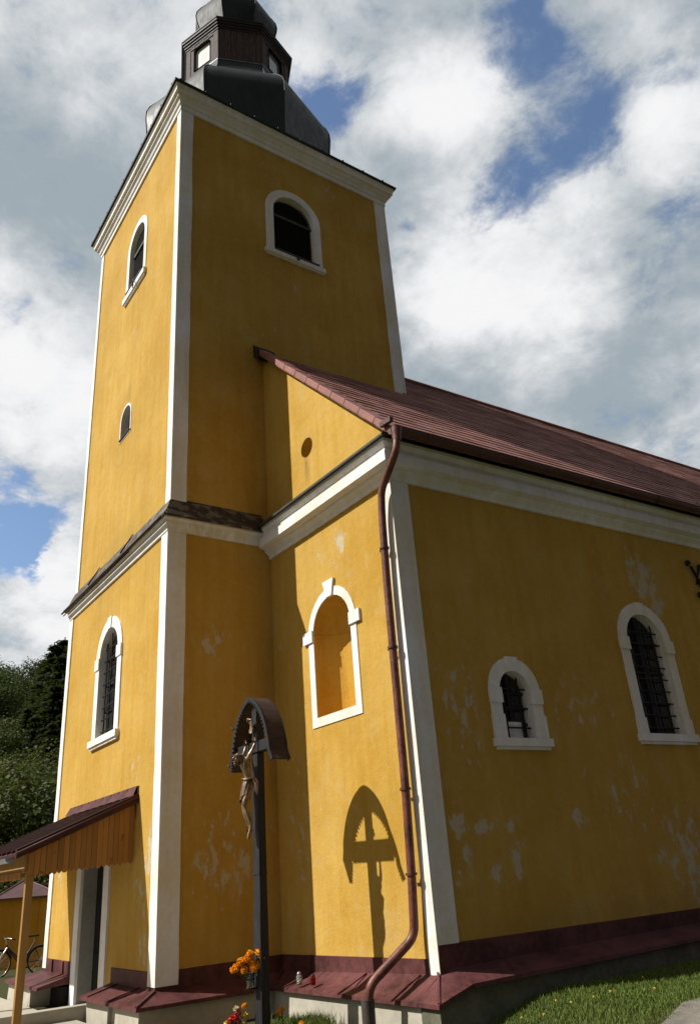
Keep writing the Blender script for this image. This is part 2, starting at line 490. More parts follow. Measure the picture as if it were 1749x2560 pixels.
class MB:
    def __init__(self):
        self.v = []
        self.f = []
        self.sm = set()

    def add(self, vs, fs, smooth=False):
        o = len(self.v)
        self.v += [tuple(p) for p in vs]
        for f in fs:
            if smooth:
                self.sm.add(len(self.f))
            self.f.append(tuple(i + o for i in f))

    def poly(self, vs):
        self.add(vs, [tuple(range(len(vs)))])

    def box(self, x0, x1, y0, y1, z0, z1, fr=None):
        c = [(x, y, z) for x in (x0, x1) for y in (y0, y1) for z in (z0, z1)]
        if fr:
            c = [fr(x, z, y) for x, y, z in c]
        self.add(c, [(0, 1, 3, 2), (4, 6, 7, 5), (0, 4, 5, 1), (2, 3, 7, 6), (0, 2, 6, 4), (1, 5, 7, 3)])

    def hexa(self, lo, hi):
        n = len(lo)
        self.add(list(lo) + list(hi), [tuple(range(n))[::-1], tuple(range(n, 2 * n))] + [(i, (i + 1) % n, n + (i + 1) % n, n + i) for i in range(n)])

    def bar(self, a, b, wx, wy, upv=(0, 0, 1)):
        a, b = Vector(a), Vector(b)
        d = (b - a).normalized()
        u = Vector(upv)
        if abs(d.dot(u)) > .95:
            u = Vector((1, 0, 0))
        s = d.cross(u).normalized()
        t = s.cross(d)
        k = [(-1, -1), (1, -1), (1, 1), (-1, 1)]
        self.hexa([a + s * (i * wx / 2) + t * (j * wy / 2) for i, j in k], [b + s * (i * wx / 2) + t * (j * wy / 2) for i, j in k])

    def tube(self, pts, rad, n=10, cap=True, smooth=True):
        pts = [Vector(p) for p in pts]
        rads = rad if isinstance(rad, (list, tuple)) else [rad] * len(pts)
        ring = []
        prev = None
        for i, p in enumerate(pts):
            d = (pts[min(i + 1, len(pts) - 1)] - pts[max(i - 1, 0)]).normalized()
            if prev is None:
                u = Vector((0, 0, 1)) if abs(d.z) < .9 else Vector((1, 0, 0))
                s = d.cross(u).normalized()
            else:
                s = (prev - d * prev.dot(d)).normalized()
            prev = s
            t = d.cross(s)
            ring.append([p + (s * math.cos(a) + t * math.sin(a)) * rads[i] for a in [2 * math.pi * k / n for k in range(n)]])
        vs = [q for r in ring for q in r]
        fs = [(i * n + k, i * n + (k + 1) % n, (i + 1) * n + (k + 1) % n, (i + 1) * n + k) for i in range(len(pts) - 1) for k in range(n)]
        self.add(vs, fs, smooth)
        if cap:
            self.poly(ring[0][::-1])
            self.poly(ring[-1])

    def lathe(self, c, prof, n=24, smooth=True, a0=0.0, facets=False):
        cx, cy = c
        if facets:
            for k in range(n):
                a, b = a0 + 2 * math.pi * k / n, a0 + 2 * math.pi * (k + 1) / n
                vs = []
                for r, z in prof:
                    vs += [(cx + r * math.cos(a), cy + r * math.sin(a), z), (cx + r * math.cos(b), cy + r * math.sin(b), z)]
                self.add(vs, [(2 * i, 2 * i + 1, 2 * i + 3, 2 * i + 2) for i in range(len(prof) - 1)], smooth)
            return
        vs = [(cx + r * math.cos(a0 + 2 * math.pi * k / n), cy + r * math.sin(a0 + 2 * math.pi * k / n), z) for r, z in prof for k in range(n)]
        self.add(vs, [(i * n + k, i * n + (k + 1) % n, (i + 1) * n + (k + 1) % n, (i + 1) * n + k) for i in range(len(prof) - 1) for k in range(n)], smooth)

    def ball(self, c, r, n=8, mrows=6, sc_=(1, 1, 1)):
        c = Vector(c)
        vs = []
        for i in range(mrows + 1):
            ph = math.pi * i / mrows
            for k in range(n):
                a = 2 * math.pi * k / n
                vs.append((c.x + r * sc_[0] * math.sin(ph) * math.cos(a), c.y + r * sc_[1] * math.sin(ph) * math.sin(a), c.z + r * sc_[2] * math.cos(ph)))
        self.add(vs, [(i * n + k, i * n + (k + 1) % n, (i + 1) * n + (k + 1) % n, (i + 1) * n + k) for i in range(mrows) for k in range(n)], True)

    def sweep(self, path, prof, closed=False, caps=True):
        """profile (outward offset, z) carried along a plan path, outward = right of travel, mitred"""
        n = len(path)
        rings = []
        for i in range(n):
            p = Vector(path[i])
            a = Vector(path[i - 1]) if (i > 0 or closed) else None
            b = Vector(path[(i + 1) % n]) if (i < n - 1 or closed) else None
            ns = []
            for q0, q1 in ((a, p), (p, b)):
                if q0 is not None and q1 is not None:
                    d = (q1 - q0).normalized()
                    ns.append(Vector((d.y, -d.x)))
            if len(ns) == 2:
                mt = (ns[0] + ns[1]) / (1 + ns[0].dot(ns[1]))
            else:
                mt = ns[0]
            pr = prof[i] if isinstance(prof[0], list) else prof
            rings.append([(p.x + mt.x * o, p.y + mt.y * o, z) for o, z in pr])
        k = len(rings[0])
        for i in range(n if closed else n - 1):
            A, B = rings[i], rings[(i + 1) % n]
            for j in range(k - 1):
                self.poly([A[j], B[j], B[j + 1], A[j + 1]])
        if caps and not closed:
            self.poly(rings[0])
            self.poly(rings[-1][::-1])

    def wall(self, fr, outer, holes=()):
        loops = [[Vector((s, z, 0)) for s, z in outer]] + [[Vector((s, z, 0)) for s, z in h] for h in holes]
        tri = tessellate_polygon(loops)
        flatv = [q for l in loops for q in l]
        self.add([fr(q.x, q.y, 0) for q in flatv], [tuple(t) for t in tri])

    def split(self, name, mt, parent=None):
        """every separate piece becomes a part of its own"""
        key = [tuple(round(c, 5) for c in v) for v in self.v]
        par = {}

        def find(a):
            while par.setdefault(a, a) != a:
                par[a] = par[par[a]]
                a = par[a]
            return a
        for f in self.f:
            r0 = find(key[f[0]])
            for i in f[1:]:
                par[find(key[i])] = r0
        groups = {}
        for fi, f in enumerate(self.f):
            groups.setdefault(find(key[f[0]]), []).append(fi)
        out = []
        for g_ in groups.values():
            m_ = MB()
            for fi in g_:
                m_.add([self.v[i] for i in self.f[fi]], [tuple(range(len(self.f[fi])))], fi in self.sm)
            # weld so that smooth shading carries across faces
            w_, idx, nf_ = [], {}, []
            for f in m_.f:
                q_ = []
                for i in f:
                    k_ = tuple(round(c, 5) for c in m_.v[i])
                    if k_ not in idx:
                        idx[k_] = len(w_)
                        w_.append(m_.v[i])
                    q_.append(idx[k_])
                nf_.append(tuple(q_))
            m_.v, m_.f = w_, nf_
            out.append(m_.build(name, mt, parent))
        return out

    def build(self, name, mt, parent=None, base=None):
        if base is None:
            base = BASE.get(parent.name, Vector((0, 0, 0))) if parent else Vector((0, 0, 0))
        base = Vector(base)
        me = bpy.data.meshes.new(name)
        me.from_pydata([((x - base.x) * S, (y - base.y) * S, (z - base.z) * S) for x, y, z in self.v], [], self.f)
        for i in self.sm:
            me.polygons[i].use_smooth = True
        me.materials.append(M[mt] if isinstance(mt, str) else mt)
        me.update()
        o = bpy.data.objects.new(name, me)
        COL.objects.link(o)
        if parent:
            o.parent = parent
        else:
            o.location = base * S
        BASE[o.name] = base
        return o


def tag(o, label, cat, group=None):
    o['label'] = label
    o['category'] = cat
    if group:
        o['group'] = group
    return o


def thing(name, base, label, cat, group=None):
    o = bpy.data.objects.new(name, None)
    o.empty_display_size = 0.3
    COL.objects.link(o)
    o.location = Vector(base) * S
    BASE[o.name] = Vector(base)
    return tag(o, label, cat, group)


def arch(cs, hw, zb, zs, n=14):
    L = [(cs - hw, zb), (cs + hw, zb)]
    for i in range(n + 1):
        a = math.pi * i / n
        L.append((cs + hw * math.cos(a), zs + hw * math.sin(a)))
    return L


# ------------------------------------------------------------------ the site
W, D2, D1, A, E1, E2 = 4.405, 4.565, 1.562, 2.847, 0.034, 0.041
YEND = 21.0


def smooth(a, b, x):
    t = min(1, max(0, (x - a) / (b - a)))
    return t * t * (3 - 2 * t)


def gz(x, y):
    z = 0.20
    z += 0.23 * smooth(1.4, 2.7, y) * smooth(1.5, 3.3, x)
    z -= 0.27 * smooth(-6, -12, x)
    d = math.hypot(x - CAM.x, y - CAM.y)
    if d > 34:
        ang = math.atan2(y - CAM.y, -(x - CAM.x))
        z += max(0, d - 34) * 0.285 * smooth(1.5, 0.6, abs(ang - 0.1)) * (1 - smooth(130, 240, d) * 0.6)
    return z


g = MB()
radii = [0, 1, 2, 3] + [3.5 + .25 * i for i in range(31)] + [12, 14, 16, 18, 20, 23, 26, 30, 34, 38, 44, 50, 58, 66, 76, 88, 100, 115, 130, 150, 180, 220, 300, 420, 700]
NA = 240
vs = [(CAM.x, CAM.y, gz(CAM.x, CAM.y))]
for r in radii[1:]:
    for k in range(NA):
        a = 2 * math.pi * k / NA
        x, y = CAM.x + r * math.cos(a), CAM.y + r * math.sin(a)
        vs.append((x, y, gz(x, y)))
fs = [(0, 1 + k, 1 + (k + 1) % NA) for k in range(NA)]
for i in range(len(radii) - 2):
    for k in range(NA):
        fs.append((1 + i * NA + k, 1 + (i + 1) * NA + k, 1 + (i + 1) * NA + (k + 1) % NA, 1 + i * NA + (k + 1) % NA))
g.add(vs, fs, True)
o = g.build("ground", 'ground')
o['kind'] = 'structure'

# gravel path at the right, pavement before the door
pm = MB()
edge = [(5.6, -2.5), (5.25, -1.0), (5.0, .4), (4.84, 1.5), (4.76, 2.0), (4.68, 2.6), (4.64, 3.1), (4.75, 4.2), (4.95, 6), (5.1, 9)]
ve = []
for i, (x, y) in enumerate(edge):
    for k in range(9):
        xx = x + (0.04 * math.sin(y * 9) + random.uniform(-.03, .03) if k == 0 else 0) + k * 0.26
        ve.append((xx, y, gz(xx, y) + 0.02))
pm.add(ve, [(i * 9 + k, i * 9 + k + 1, (i + 1) * 9 + k + 1, (i + 1) * 9 + k) for i in range(len(edge) - 1) for k in range(8)], True)
o = pm.build("path", 'path')
o['kind'] = 'structure'
pv = MB()
L, Rr = -9.5, -1.40
zl = lambda x: 0.20 if x < -3.0 else 0.20 + 0.16 * (x + 3.0) / 1.6
for x0, x1 in ((L, -6.5), (-6.5, -3.0), (-3.0, -2.2), (-2.2, Rr)):
    for y0, y1 in ((-5.2, -2.81), (-2.79, -1.41), (-1.39, -.41), (-.41, 0.3)):
        if x0 < -6 and y0 > -1:
            continue
        q = [(x0, y0), (x1, y0), (x1, y1), (x0, y1)]
        pv.hexa([(x, y, 0.02) for x, y in q], [(x, y, zl(x) + 0.02 if x > -3.01 else 0.222) for x, y in q])
o = pv.build("pavement", 'concrete')
o['kind'] = 'structure'
pl = MB()
for y0, y1 in ((-5.2, -2.6), (-2.585, -.41)):
    pl.box(Rr + .004, 2.2, y0, y1, 0.05, 0.25)
o = pl.build("footpath", 'concrete')
o['kind'] = 'structure'

# ------------------------------------------------------------------ church
church = thing("church", (-2.2, 8.0, 0.2), "yellow ochre church with white corner strips, square bell tower and maroon roof", "church")
IN = 0.045
fr_front = lambda s, z, d: (s, -d, z)
fr_side = lambda s, z, d: (d, s, z)
fr_frontU = lambda s, z, d: (s, IN - d, z)
fr_sideU = lambda s, z, d: (-IN + d, s, z)
fr_nf = lambda s, z, d: (s, D1 + E1 / A * s - d, z)
fr_ns = lambda s, z, d: (A + E2 * (s - D1) + d, s, z)
ZB, ZC = 6.30, 14.36

h_low = arch(-2.19, .405, 3.59, 4.78)
door_hole = [(-2.78, 0.0), (-1.83, 0.0), (-1.83, 2.18), (-2.78, 2.18)]
h_bf = arch(-2.06, .385, 11.72, 12.76)
h_slit = arch(-2.175, .235, 8.56, 8.90)
h_bs = arch(2.285, .43, 11.75, 12.78)
tw = MB()
tw.wall(fr_front, [(-W, 0), (0, 0), (0, ZB), (-W, ZB)], [h_low])
# replace lower rectangle: door opening cut as separate strips
tw = MB()
tw.wall(fr_front, [(-W, 0), (-2.78, 0), (-2.78, 2.18), (-1.83, 2.18), (-1.83, 0), (0, 0), (0, ZB), (-W, ZB)], [h_low])
tw.wall(fr_side, [(0, 0), (D2, 0), (D2, ZB), (0, ZB)])
tw.wall(fr_frontU, [(-W + IN, ZB), (-IN, ZB), (-IN, ZC), (-W + IN, ZC)], [h_bf, h_slit])
tw.wall(fr_sideU, [(IN, ZB), (D2 - .03, ZB), (D2 - .03, ZC), (IN, ZC)], [h_bs])
tw.poly([(-W, 0, 0), (-W, D2, 0), (-W, D2, ZB), (-W, 0, ZB)])
tw.poly([(-W + IN, IN, ZB), (-W + IN, D2, ZB), (-W + IN, D2, ZC), (-W + IN, IN, ZC)])
tw.poly([(-W + IN, D2 - .03, ZB), (-IN, D2 - .03, ZB), (-IN, D2 - .03, ZC), (-W + IN, D2 - .03, ZC)])
tw.build("tower_wall", 'tower', church)

oc_c, oc_r = (1.10, 7.07), .15
oc = [(oc_c[0] + oc_r * math.cos(2 * math.pi * k / 20), oc_c[1] + oc_r * math.sin(2 * math.pi * k / 20)) for k in range(20)]
h_ni = arch(1.445, .412, 3.31, 4.34)
h_n1 = arch(3.06, .235, 2.80, 3.33)
h_n2 = arch(5.61, .375, 2.90, 4.13)
h_n3 = arch(10.5, .375, 2.90, 4.13)
h_n4 = arch(15.4, .375, 2.90, 4.13)
nw = MB()
ZE = 6.15
ridge = lambda: 11.60
nw.wall(fr_nf, [(0, 0), (A, 0), (A, ZE + .15), (2.75, 6.625), (-.05, 9.425), (-.05, 6)], [h_ni, oc])
nw.wall(fr_ns, [(D1 + E1, 0), (YEND, 0), (YEND, ZE + .2), (D1 + E1, ZE + .2)], [h_n1, h_n2, h_n3, h_n4])
nw.poly([(-W, D1, 0), (-7.25, D1, 0), (-7.25, D1, ZE + .2), (-W, D1, 9.2)])
nw.poly([(-7.25, D1, 0), (-7.25, YEND, 0), (-7.25, YEND, ZE + .2), (-7.25, D1, ZE + .2)])
xe = fr_ns(YEND, 0, 0)[0]
nw.poly([(-7.25, YEND, 0), (xe, YEND, 0), (xe, YEND, ZE), (-2.2, YEND, 11.4), (-7.25, YEND, ZE)])
nw.build("nave_wall", 'nave', church)

# corner strips (white lesenes)
def lesene(name, pieces):
    b = MB()
    for fr, s0, s1, z0, z1 in pieces:
        b.box(s0, s1, -.01, .022, z0, z1, fr)
    return b.build(name, 'white', church)


def strip(path, z0, z1):
    rnd = random.Random(int(z0 * 100 + path[0][0] * 37))
    P = [Vector(p) for p in path]
    dirs = [(P[i + 1] - P[i]).normalized() for i in range(len(P) - 1)]
    nr = [Vector((d.y, -d.x)) for d in dirs]
    offs = [nr[0]] + [(nr[i] + nr[i + 1]) / (1 + nr[i].dot(nr[i + 1])) for i in range(len(nr) - 1)] + [nr[-1]]
    b = MB()
    rows, n = [], max(8, int((z1 - z0) / .16))
    ja = jb = 0.0
    for i in range(n + 1):
        ja = ja * .7 + rnd.uniform(-.004, .004)
        jb = jb * .7 + rnd.uniform(-.004, .004)
        Q = [p.copy() for p in P]
        Q[0] -= dirs[0] * ja
        Q[-1] += dirs[-1] * jb
        z = z0 + (z1 - z0) * i / n
        face = [q + o * (.020 + rnd.uniform(-.0015, .0015)) for q, o in zip(Q, offs)]
        ring_ = [Q[0] - offs[0] * .01] + face + [Q[-1] - offs[-1] * .01]
        rows.append([(q.x, q.y, z) for q in ring_])
    k = len(rows[0])
    b.add([q for r_ in rows for q in r_], [(i * k + j, i * k + j + 1, (i + 1) * k + j + 1, (i + 1) * k + j) for i in range(n) for j in range(k - 1)])
    b.poly(rows[-1])
    b.poly(rows[0])
    return b


b = strip([(-.20, 0), (0, 0), (0, .248)], .60, 5.93)
b.build("corner_lesene", 'white', church)
b = strip([(-.205, IN), (-IN, IN), (-IN, .262)], 6.35, 14.20)
b.build("corner_lesene", 'white', church)
b = strip([(-W, .3), (-W, 0), (-W + .165, 0)], .60, 5.93)
b.build("corner_lesene", 'white', church)
b = strip([(-W + IN, .3), (-W + IN, IN), (-W + .175, IN)], 6.35, 14.20)
b.build("corner_lesene", 'white', church)
b = strip([(-IN, D2 - .28), (-IN, D2 - .03), (-IN - .3, D2 - .03)], 6.35, 14.20)
b.build("corner_lesene", 'white', church)
b = MB()
c0 = (A, D1 + E1)
b.sweep([(2.72, D1 + E1 * 2.72 / A), c0, (fr_ns(1.835, 0, 0)[0], 1.835)], [(-.01, .60), (.022, .60), (.022, 5.80), (-.01, 5.80)])
b.build("corner_lesene", 'white', church)

# tower cornice
b = MB()
U = IN
b.sweep([(-W + U, U), (-U, U), (-U, D2 - .03), (-W + U, D2 - .03)],
        [(-.02, 14.20), (.035, 14.20), (.035, 14.30), (.06, 14.31), (.075, 14.36), (.115, 14.40), (.12, 14.45), (.165, 14.47), (.165, 14.56), (.19, 14.58), (.19, 14.625), (-.02, 14.64)], closed=True)
b.build("tower_cornice", 'white', church)
b = MB()
b.sweep([(-W + U, U), (-U, U), (-U, D2 - .03), (-W + U, D2 - .03)],
        [(.19, 14.632), (.225, 14.615), (.23, 14.655), (-.3, 14.80), (-1.2, 14.95)], closed=True)
b.poly([(-W + 1.2, 1.2, 14.95), (-1.2, 1.2, 14.95), (-1.2, D2 - 1.2, 14.95), (-W + 1.2, D2 - 1.2, 14.95)])
for k in range(10):
    s = -W - .1 + k * .5
    b.box(s, s + .025, U - .235, U - .16, 14.65, 14.68)
    y = -.1 + k * .5
    b.box(-U + .16, -U + .235, y, y + .025, 14.65, 14.68)
b.build("tower_eaves_sheet", 'copper', church)

# mid band of the tower: cove moulding and sloping flashing
b = MB()
b.sweep([(-W, .6), (-W, 0), (0, 0), (0, 1.50)], [(-.02, 5.93), (.03, 5.93), (.035, 5.98), (.055, 6.02), (.06, 6.07), (.09, 6.10), (.09, 6.125), (-.02, 6.125)])
b.build("band_moulding", 'white', church)
b = MB()
b.sweep([(-W, .6), (-W, 0), (0, 0), (0, 1.45)], [(.085, 6.128), (.125, 6.105), (.128, 6.135), (.05, 6.24), (-.01, 6.40), (-.05, 6.47), (-.06, 6.44)])
for s in (-3.1, -1.55):
    b.add([(s, -.13, 6.142), (s + .03, -.13, 6.142), (s + .03, .04, 6.475), (s, .04, 6.475), (s, -.145, 6.16), (s + .03, -.145, 6.16), (s + .03, .03, 6.485), (s, .03, 6.485)],
          [(0, 1, 5, 4), (4, 5, 6, 7), (3, 7, 6, 2), (0, 4, 7, 3), (1, 2, 6, 5)])
b.build("band_flashing", 'band', church)
b = MB()
b.tube([(-W - .14, -.14, 6.085), (.05, -.14, 6.09)], .016, 6)
b.tube([(-W - .13, -.11, 6.05), (-1.2, -.12, 6.06)], .010, 6)
b.split("lightning_cable", 'rust_iron', church)

# nave cornice
b = MB()
cp = [(.015, D1 + .0), c0, (fr_ns(YEND, 0, 0)[0], YEND)]
b.sweep(cp, [(-.02, 5.75), (.035, 5.75), (.04, 5.80), (.10, 5.845), (.105, 5.875), (.20, 5.895), (.20, 6.02), (.165, 6.035), (.165, 6.10), (.205, 6.145), (.205, 6.19), (-.02, 6.20)])
b.build("nave_cornice", 'white', church)
b = MB()
b.sweep([(-.02, D1), (A + .25, D1 + E1)], [(-.01, 6.38), (.02, 6.36), (.12, 6.265), (.262, 6.205), (.262, 6.175), (.2, 6.195), (-.01, 6.25)])
b.build("gable_base_flashing", 'slate', church)

# roof: stepped metal shingle courses
XR, ZR = -2.2, 11.60
XEV, ZEV = 3.16, 6.235


def rp(y, f, off=0.0):
    xe_ = XEV + E2 * (y - D1)
    xr_ = XR + .9 * E2 * (y - D1)
    return (xr_ + f * (xe_ - xr_) + off * .707, y, ZR + f * (ZEV - ZR) + off * .707)


b = MB()
NC = 32
for i in range(NC):
    f0, f1 = i / NC, (i + 1) / NC
    xm = XR + f1 * (XEV - XR)
    y0 = 1.43 if xm > 0.02 else D2 - .10
    ys = [y0 + (YEND + .3 - y0) * k / 14 for k in range(15)]
    for k in range(14):
        j = [random.uniform(-.003, .004) for _ in range(2)]
        a0, a1 = rp(ys[k], f0, .0), rp(ys[k + 1], f0, .0)
        b0, b1 = rp(ys[k], f1 + .004, .013 + j[0]), rp(ys[k + 1], f1 + .004, .013 + j[1])
        c1, c2 = rp(ys[k], f1 + .004, -.01), rp(ys[k + 1], f1 + .004, -.01)
        b.add([a0, a1, b1, b0, c1, c2], [(0, 1, 2, 3), (3, 2, 5, 4)])
    b.poly([rp(y0, f0, 0), rp(y0, f1, .013), rp(y0, f1, -.05), rp(y0, f0, -.05)])
mir = [rp(D2 - .1, 0), rp(YEND + .3, 0), (2 * XR - XEV, YEND + .3, ZEV), (2 * XR - XEV, 1.43, ZEV), (-W, 1.43, ZR - (ZR - ZEV) * (W + XR - 0) / (XEV - XR))]
b.poly([rp(D2 - .1, 0), rp(YEND + .3, 0), (2 * XR - XEV, YEND + .3, ZEV), (2 * XR - XEV, 1.43, ZEV), (-W + .1, 1.43, ZR - (W + XR) / (XEV - XR) * (ZR - ZEV)), (-W + .1, D2 - .1, ZR - (W + XR) / (XEV - XR) * (ZR - ZEV))])
b.tube([rp(D2 - .1, 0, .01), rp(YEND + .3, 0, .01)], .06, 8)
b.build("nave_roof", 'roof', church)
# verge flashing on the gable edge, in lapped lengths
b = MB()
f_a = (0 - XR) / (XEV - XR) - .005
NP = 11
for i in range(NP):
    f0 = f_a + (1 - f_a) * i / NP
    f1 = f_a + (1 - f_a) * (i + 1.06) / NP
    f1 = min(f1, 1.0)
    t0, t1 = rp(1.412, f0, .045), rp(1.407, f1, .049)
    l0, l1 = rp(1.412, f0, -.035), rp(1.406, f1, -.035)
    k0, k1 = rp(1.60, f0, .045), rp(1.60, f1, .052)
    m0, m1 = rp(1.56, f0, -.035), rp(1.56, f1, -.035)
    b.add([t0, t1, l1, l0, k0, k1, m0, m1], [(0, 1, 2, 3), (0, 1, 5, 4), (3, 2, 7, 6), (1, 2, 7, 5)])
b.build("verge_flashing", 'flash_pink', church)
b = MB()
b.box(-.20, .10, 1.38, 1.7, 9.25, 9.48)
b.v = [(x, y, z + (.0 - x) * .98) for x, y, z in b.v]
b.build("verge_cap", 'dark_trim', church)

# gutter and downpipe
b = MB()
gp = []
for y in (1.40, YEND + .2):
    ex = XEV + E2 * (y - D1) + .05
    gp.append([(ex + .075 * math.cos(a), y, 6.225 + .075 * math.sin(a)) for a in [math.pi + math.pi * k / 8 for k in range(9)]] + [(ex + .085, y, 6.235), (ex - .07, y, 6.26)])
n = len(gp[0])
b.add(gp[0] + gp[1], [(k, (k + 1) % n, n + (k + 1) % n, n + k) for k in range(n)], False)
b.poly(gp[0])
b.poly(gp[1][::-1])
b.bar((3.06, 1.37, 6.33), (3.26, 1.37, 6.31), .05, .06)
gut = b.build("gutter", 'gutter', church)
b = MB()
for k in range(14):
    y = 1.9 + 1.4 * k
    ex = XEV + E2 * (y - D1) + .05
    b.tube([(ex + .082 * math.cos(a), y, 6.225 + .082 * math.sin(a)) for a in [math.pi + math.pi * q / 6 for q in range(7)]], .008, 5)
b.split("gutter_bracket", 'gutter', gut)


def bend(pts, r=.07):
    out = [Vector(pts[0])]
    for i in range(1, len(pts) - 1):
        a, p, c = (Vector(q) for q in pts[i - 1:i + 2])
        u, v = (a - p), (c - p)
        ru = min(r, u.length * .45)
        rv = min(r, v.length * .45)
        s, e = p + u.normalized() * ru, p + v.normalized() * rv
        for k in range(6):
            t = k / 5
            out.append(s * (1 - t) ** 2 + p * 2 * t * (1 - t) + e * t * t)
    out.append(Vector(pts[-1]))
    return out


b = MB()
pipe_pts = [(3.235, 1.45, 6.18), (3.235, 1.42, 5.93), (2.815, 1.475, 5.60), (2.765, 1.49, 5.30), (2.739, 1.49, 4.5), (2.722, 1.49, 2.26), (2.69, 1.49, 1.5), (2.650, 1.49, .985), (2.47, 1.05, .625), (2.445, 1.045, .40), (2.445, 1.045, .15)]
b.tube(bend(pipe_pts, .10), .043, 12)
b.tube([(3.235, 1.45, 6.22), (3.235, 1.44, 6.05)], [.07, .05], 12)
pipe = b.build("downpipe", 'pipe', church)
for z, x in ((4.9, 2.752), (3.75, 2.735), (2.30, 2.722), (1.52, 2.691)):
    b = MB()
    b.tube([(x, 1.49, z - .012), (x, 1.49, z + .012)], .056, 12)
    b.bar((x - .10, 1.50, z), (x - .04, 1.50, z), .015, .02)
    b.build("pipe_clamp", 'gutter', pipe)
b = MB()
b.tube([(2.446, 1.045, .52), (2.445, 1.045, .505), (2.445, 1.045, .12)], [.062, .062, .060], 12)
b.build("pipe_shoe", 'shoe', pipe)

# plinth: concrete base, sloping maroon ledge, upright skirt
pp = [(-1.42, 0), (0, 0), (0, D1), c0]
kx = lambda y: fr_ns(y, 0, 0)[0]


def ledgeprof(zw, ze, off=.37):
    return [(-.01, zw + .012), (.014, zw + .012), (off, ze), (off + .006, ze - .035), (off - .02, ze - .03), (-.01, zw - .08)]


path = [(-1.42, 0), (0, 0), (0, D1), (A, D1 + E1)]
profs = [ledgeprof(.555, .475), ledgeprof(.555, .475, .335), ledgeprof(.565, .475, .335), ledgeprof(.66, .49, .30)]
b = MB()
b.sweep(path, profs)
b.build("plinth_ledge", 'maroon', church)
b = MB()
ysd = [D1 + E1, 1.72, 3.0, 6.0, YEND]
cc = [Vector((A, D1 + E1))]
pathS = [(kx(y), y) for y in ysd[1:]]
b.sweep(pathS, [ledgeprof(.70, .600, .29), ledgeprof(.72, .625, .29), ledgeprof(.76, .675, .29), ledgeprof(.78, .69, .29)])
# the hip that joins the low front ledge to the higher side ledge
fe = (A + .30, D1 + E1 - .30, .49)
se = (kx(1.72) + .29, 1.72, .600)
sw = (kx(1.72) + .01, 1.72, .712)
cw = (A + .012, D1 + E1 - .012, .672)
fa = (A + .001, D1 + E1 - .30, .49)
se2 = (kx(1.70) + .29, 1.70, .601)
b.add([fa, fe, se, sw, cw, (fa[0], fa[1], .455), (fe[0], fe[1], .455), (se[0], se[1], .565)], [(0, 1, 4), (1, 2, 3, 4), (0, 5, 6, 1), (1, 6, 7, 2)])
b.build("plinth_ledge", 'maroon', church)
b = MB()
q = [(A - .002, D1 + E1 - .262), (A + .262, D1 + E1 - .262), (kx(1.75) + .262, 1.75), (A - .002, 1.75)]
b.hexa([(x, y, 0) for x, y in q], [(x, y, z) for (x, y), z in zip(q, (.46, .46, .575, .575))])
b.build("plinth_base", 'dark_base', church)
b = MB()
b.sweep(path, [[(-.01, .55), (.012, .55), (.014, zt), (-.01, zt + .006)] for zt in (.725, .735, .745, .79)])
b.build("plinth_skirt", 'maroon', church)
b = MB()
b.sweep([(kx(D1 + E1) + .001, D1 + E1 - .012), (kx(6), 6), (kx(YEND), YEND)], [[(-.01, z0), (.02, z0), (.026, z1), (-.01, z1 + .006)] for z0, z1 in ((.62, .905), (.74, .90), (.76, .90))])
b.build("plinth_skirt", 'maroon', church)
b = MB()
b.sweep([(-W, 1.0), (-W, 0), (-3.0, 0)], [[(-.01, .56), (.012, .56), (.014, .725), (-.01, .731)]] * 3)
b.build("plinth_skirt", 'maroon', church)
b = MB()
b.sweep([(-W, 1.0), (-W, 0), (-3.02, 0)], [ledgeprof(.555, .47, .44)] * 3)
b.build("plinth_ledge", 'maroon', church)
# seams on the ledges
b = MB()
for x in (-3.35, -1.15, -.45):
    b.bar((x, -.02, .575), (x - .02, -.36, .485), .022, .012)
b.bar((.02, -.02, .575), (.335, -.335, .487), .022, .012)
b.bar((.03, D1 - .02, .585), (.33, D1 - .3, .487), .022, .012)
for x, zz in ((.66, .605), (1.72, .635), (2.6, .665)):
    b.bar((x, D1 - .01, zz), (x - .02, D1 - .35, .492), .022, .012)
for x, z1, z0 in ((.655, .765, .57), (-3.9, .72, .57), (-3.37, .72, .57)):
    b.bar((x, -.024 if x < 0 else D1 - .015, z0), (x, -.024 if x < 0 else D1 - .015, z1), .02, .02)
b.bar((A - .01, D1 + E1 - .02, .69), (A + .29, D1 + E1 - .29, .50), .022, .012)
b.split("ledge_seam", 'maroon', church)
b = MB()
b.sweep([(-1.40, 0), (0, 0), (0, D1), (A, D1 + E1)], [[(.0, 0), (.31, 0), (.29, .445), (.0, .445)], [(.0, 0), (.305, 0), (.285, .445), (.0, .445)], [(.0, 0), (.305, 0), (.285, .445), (.0, .445)], [(.0, 0), (.275, 0), (.25, .46), (.0, .46)]])
b.box(-.52, -.50, -.335, -.28, .05, .44)
b.build("plinth_base", 'concrete', church)
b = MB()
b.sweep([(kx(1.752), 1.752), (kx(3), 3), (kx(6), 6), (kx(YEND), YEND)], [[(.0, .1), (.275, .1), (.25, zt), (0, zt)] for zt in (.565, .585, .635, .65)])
b.build("plinth_base", 'dark_base', church)
b = MB()
b.sweep([(-W, 1.0), (-W, 0), (-3.62, 0)], [(.0, 0), (.40, 0), (.38, .44), (.0, .44)])
b.box(-3.60, -3.53, -.39, -.02, 0.1, .44)
b.build("plinth_base", 'concrete', church)
b = MB()
b.box(-3.525, -3.03, -.12, -.02, .1, .44)
b.build("cellar_vent", 'interior', church)

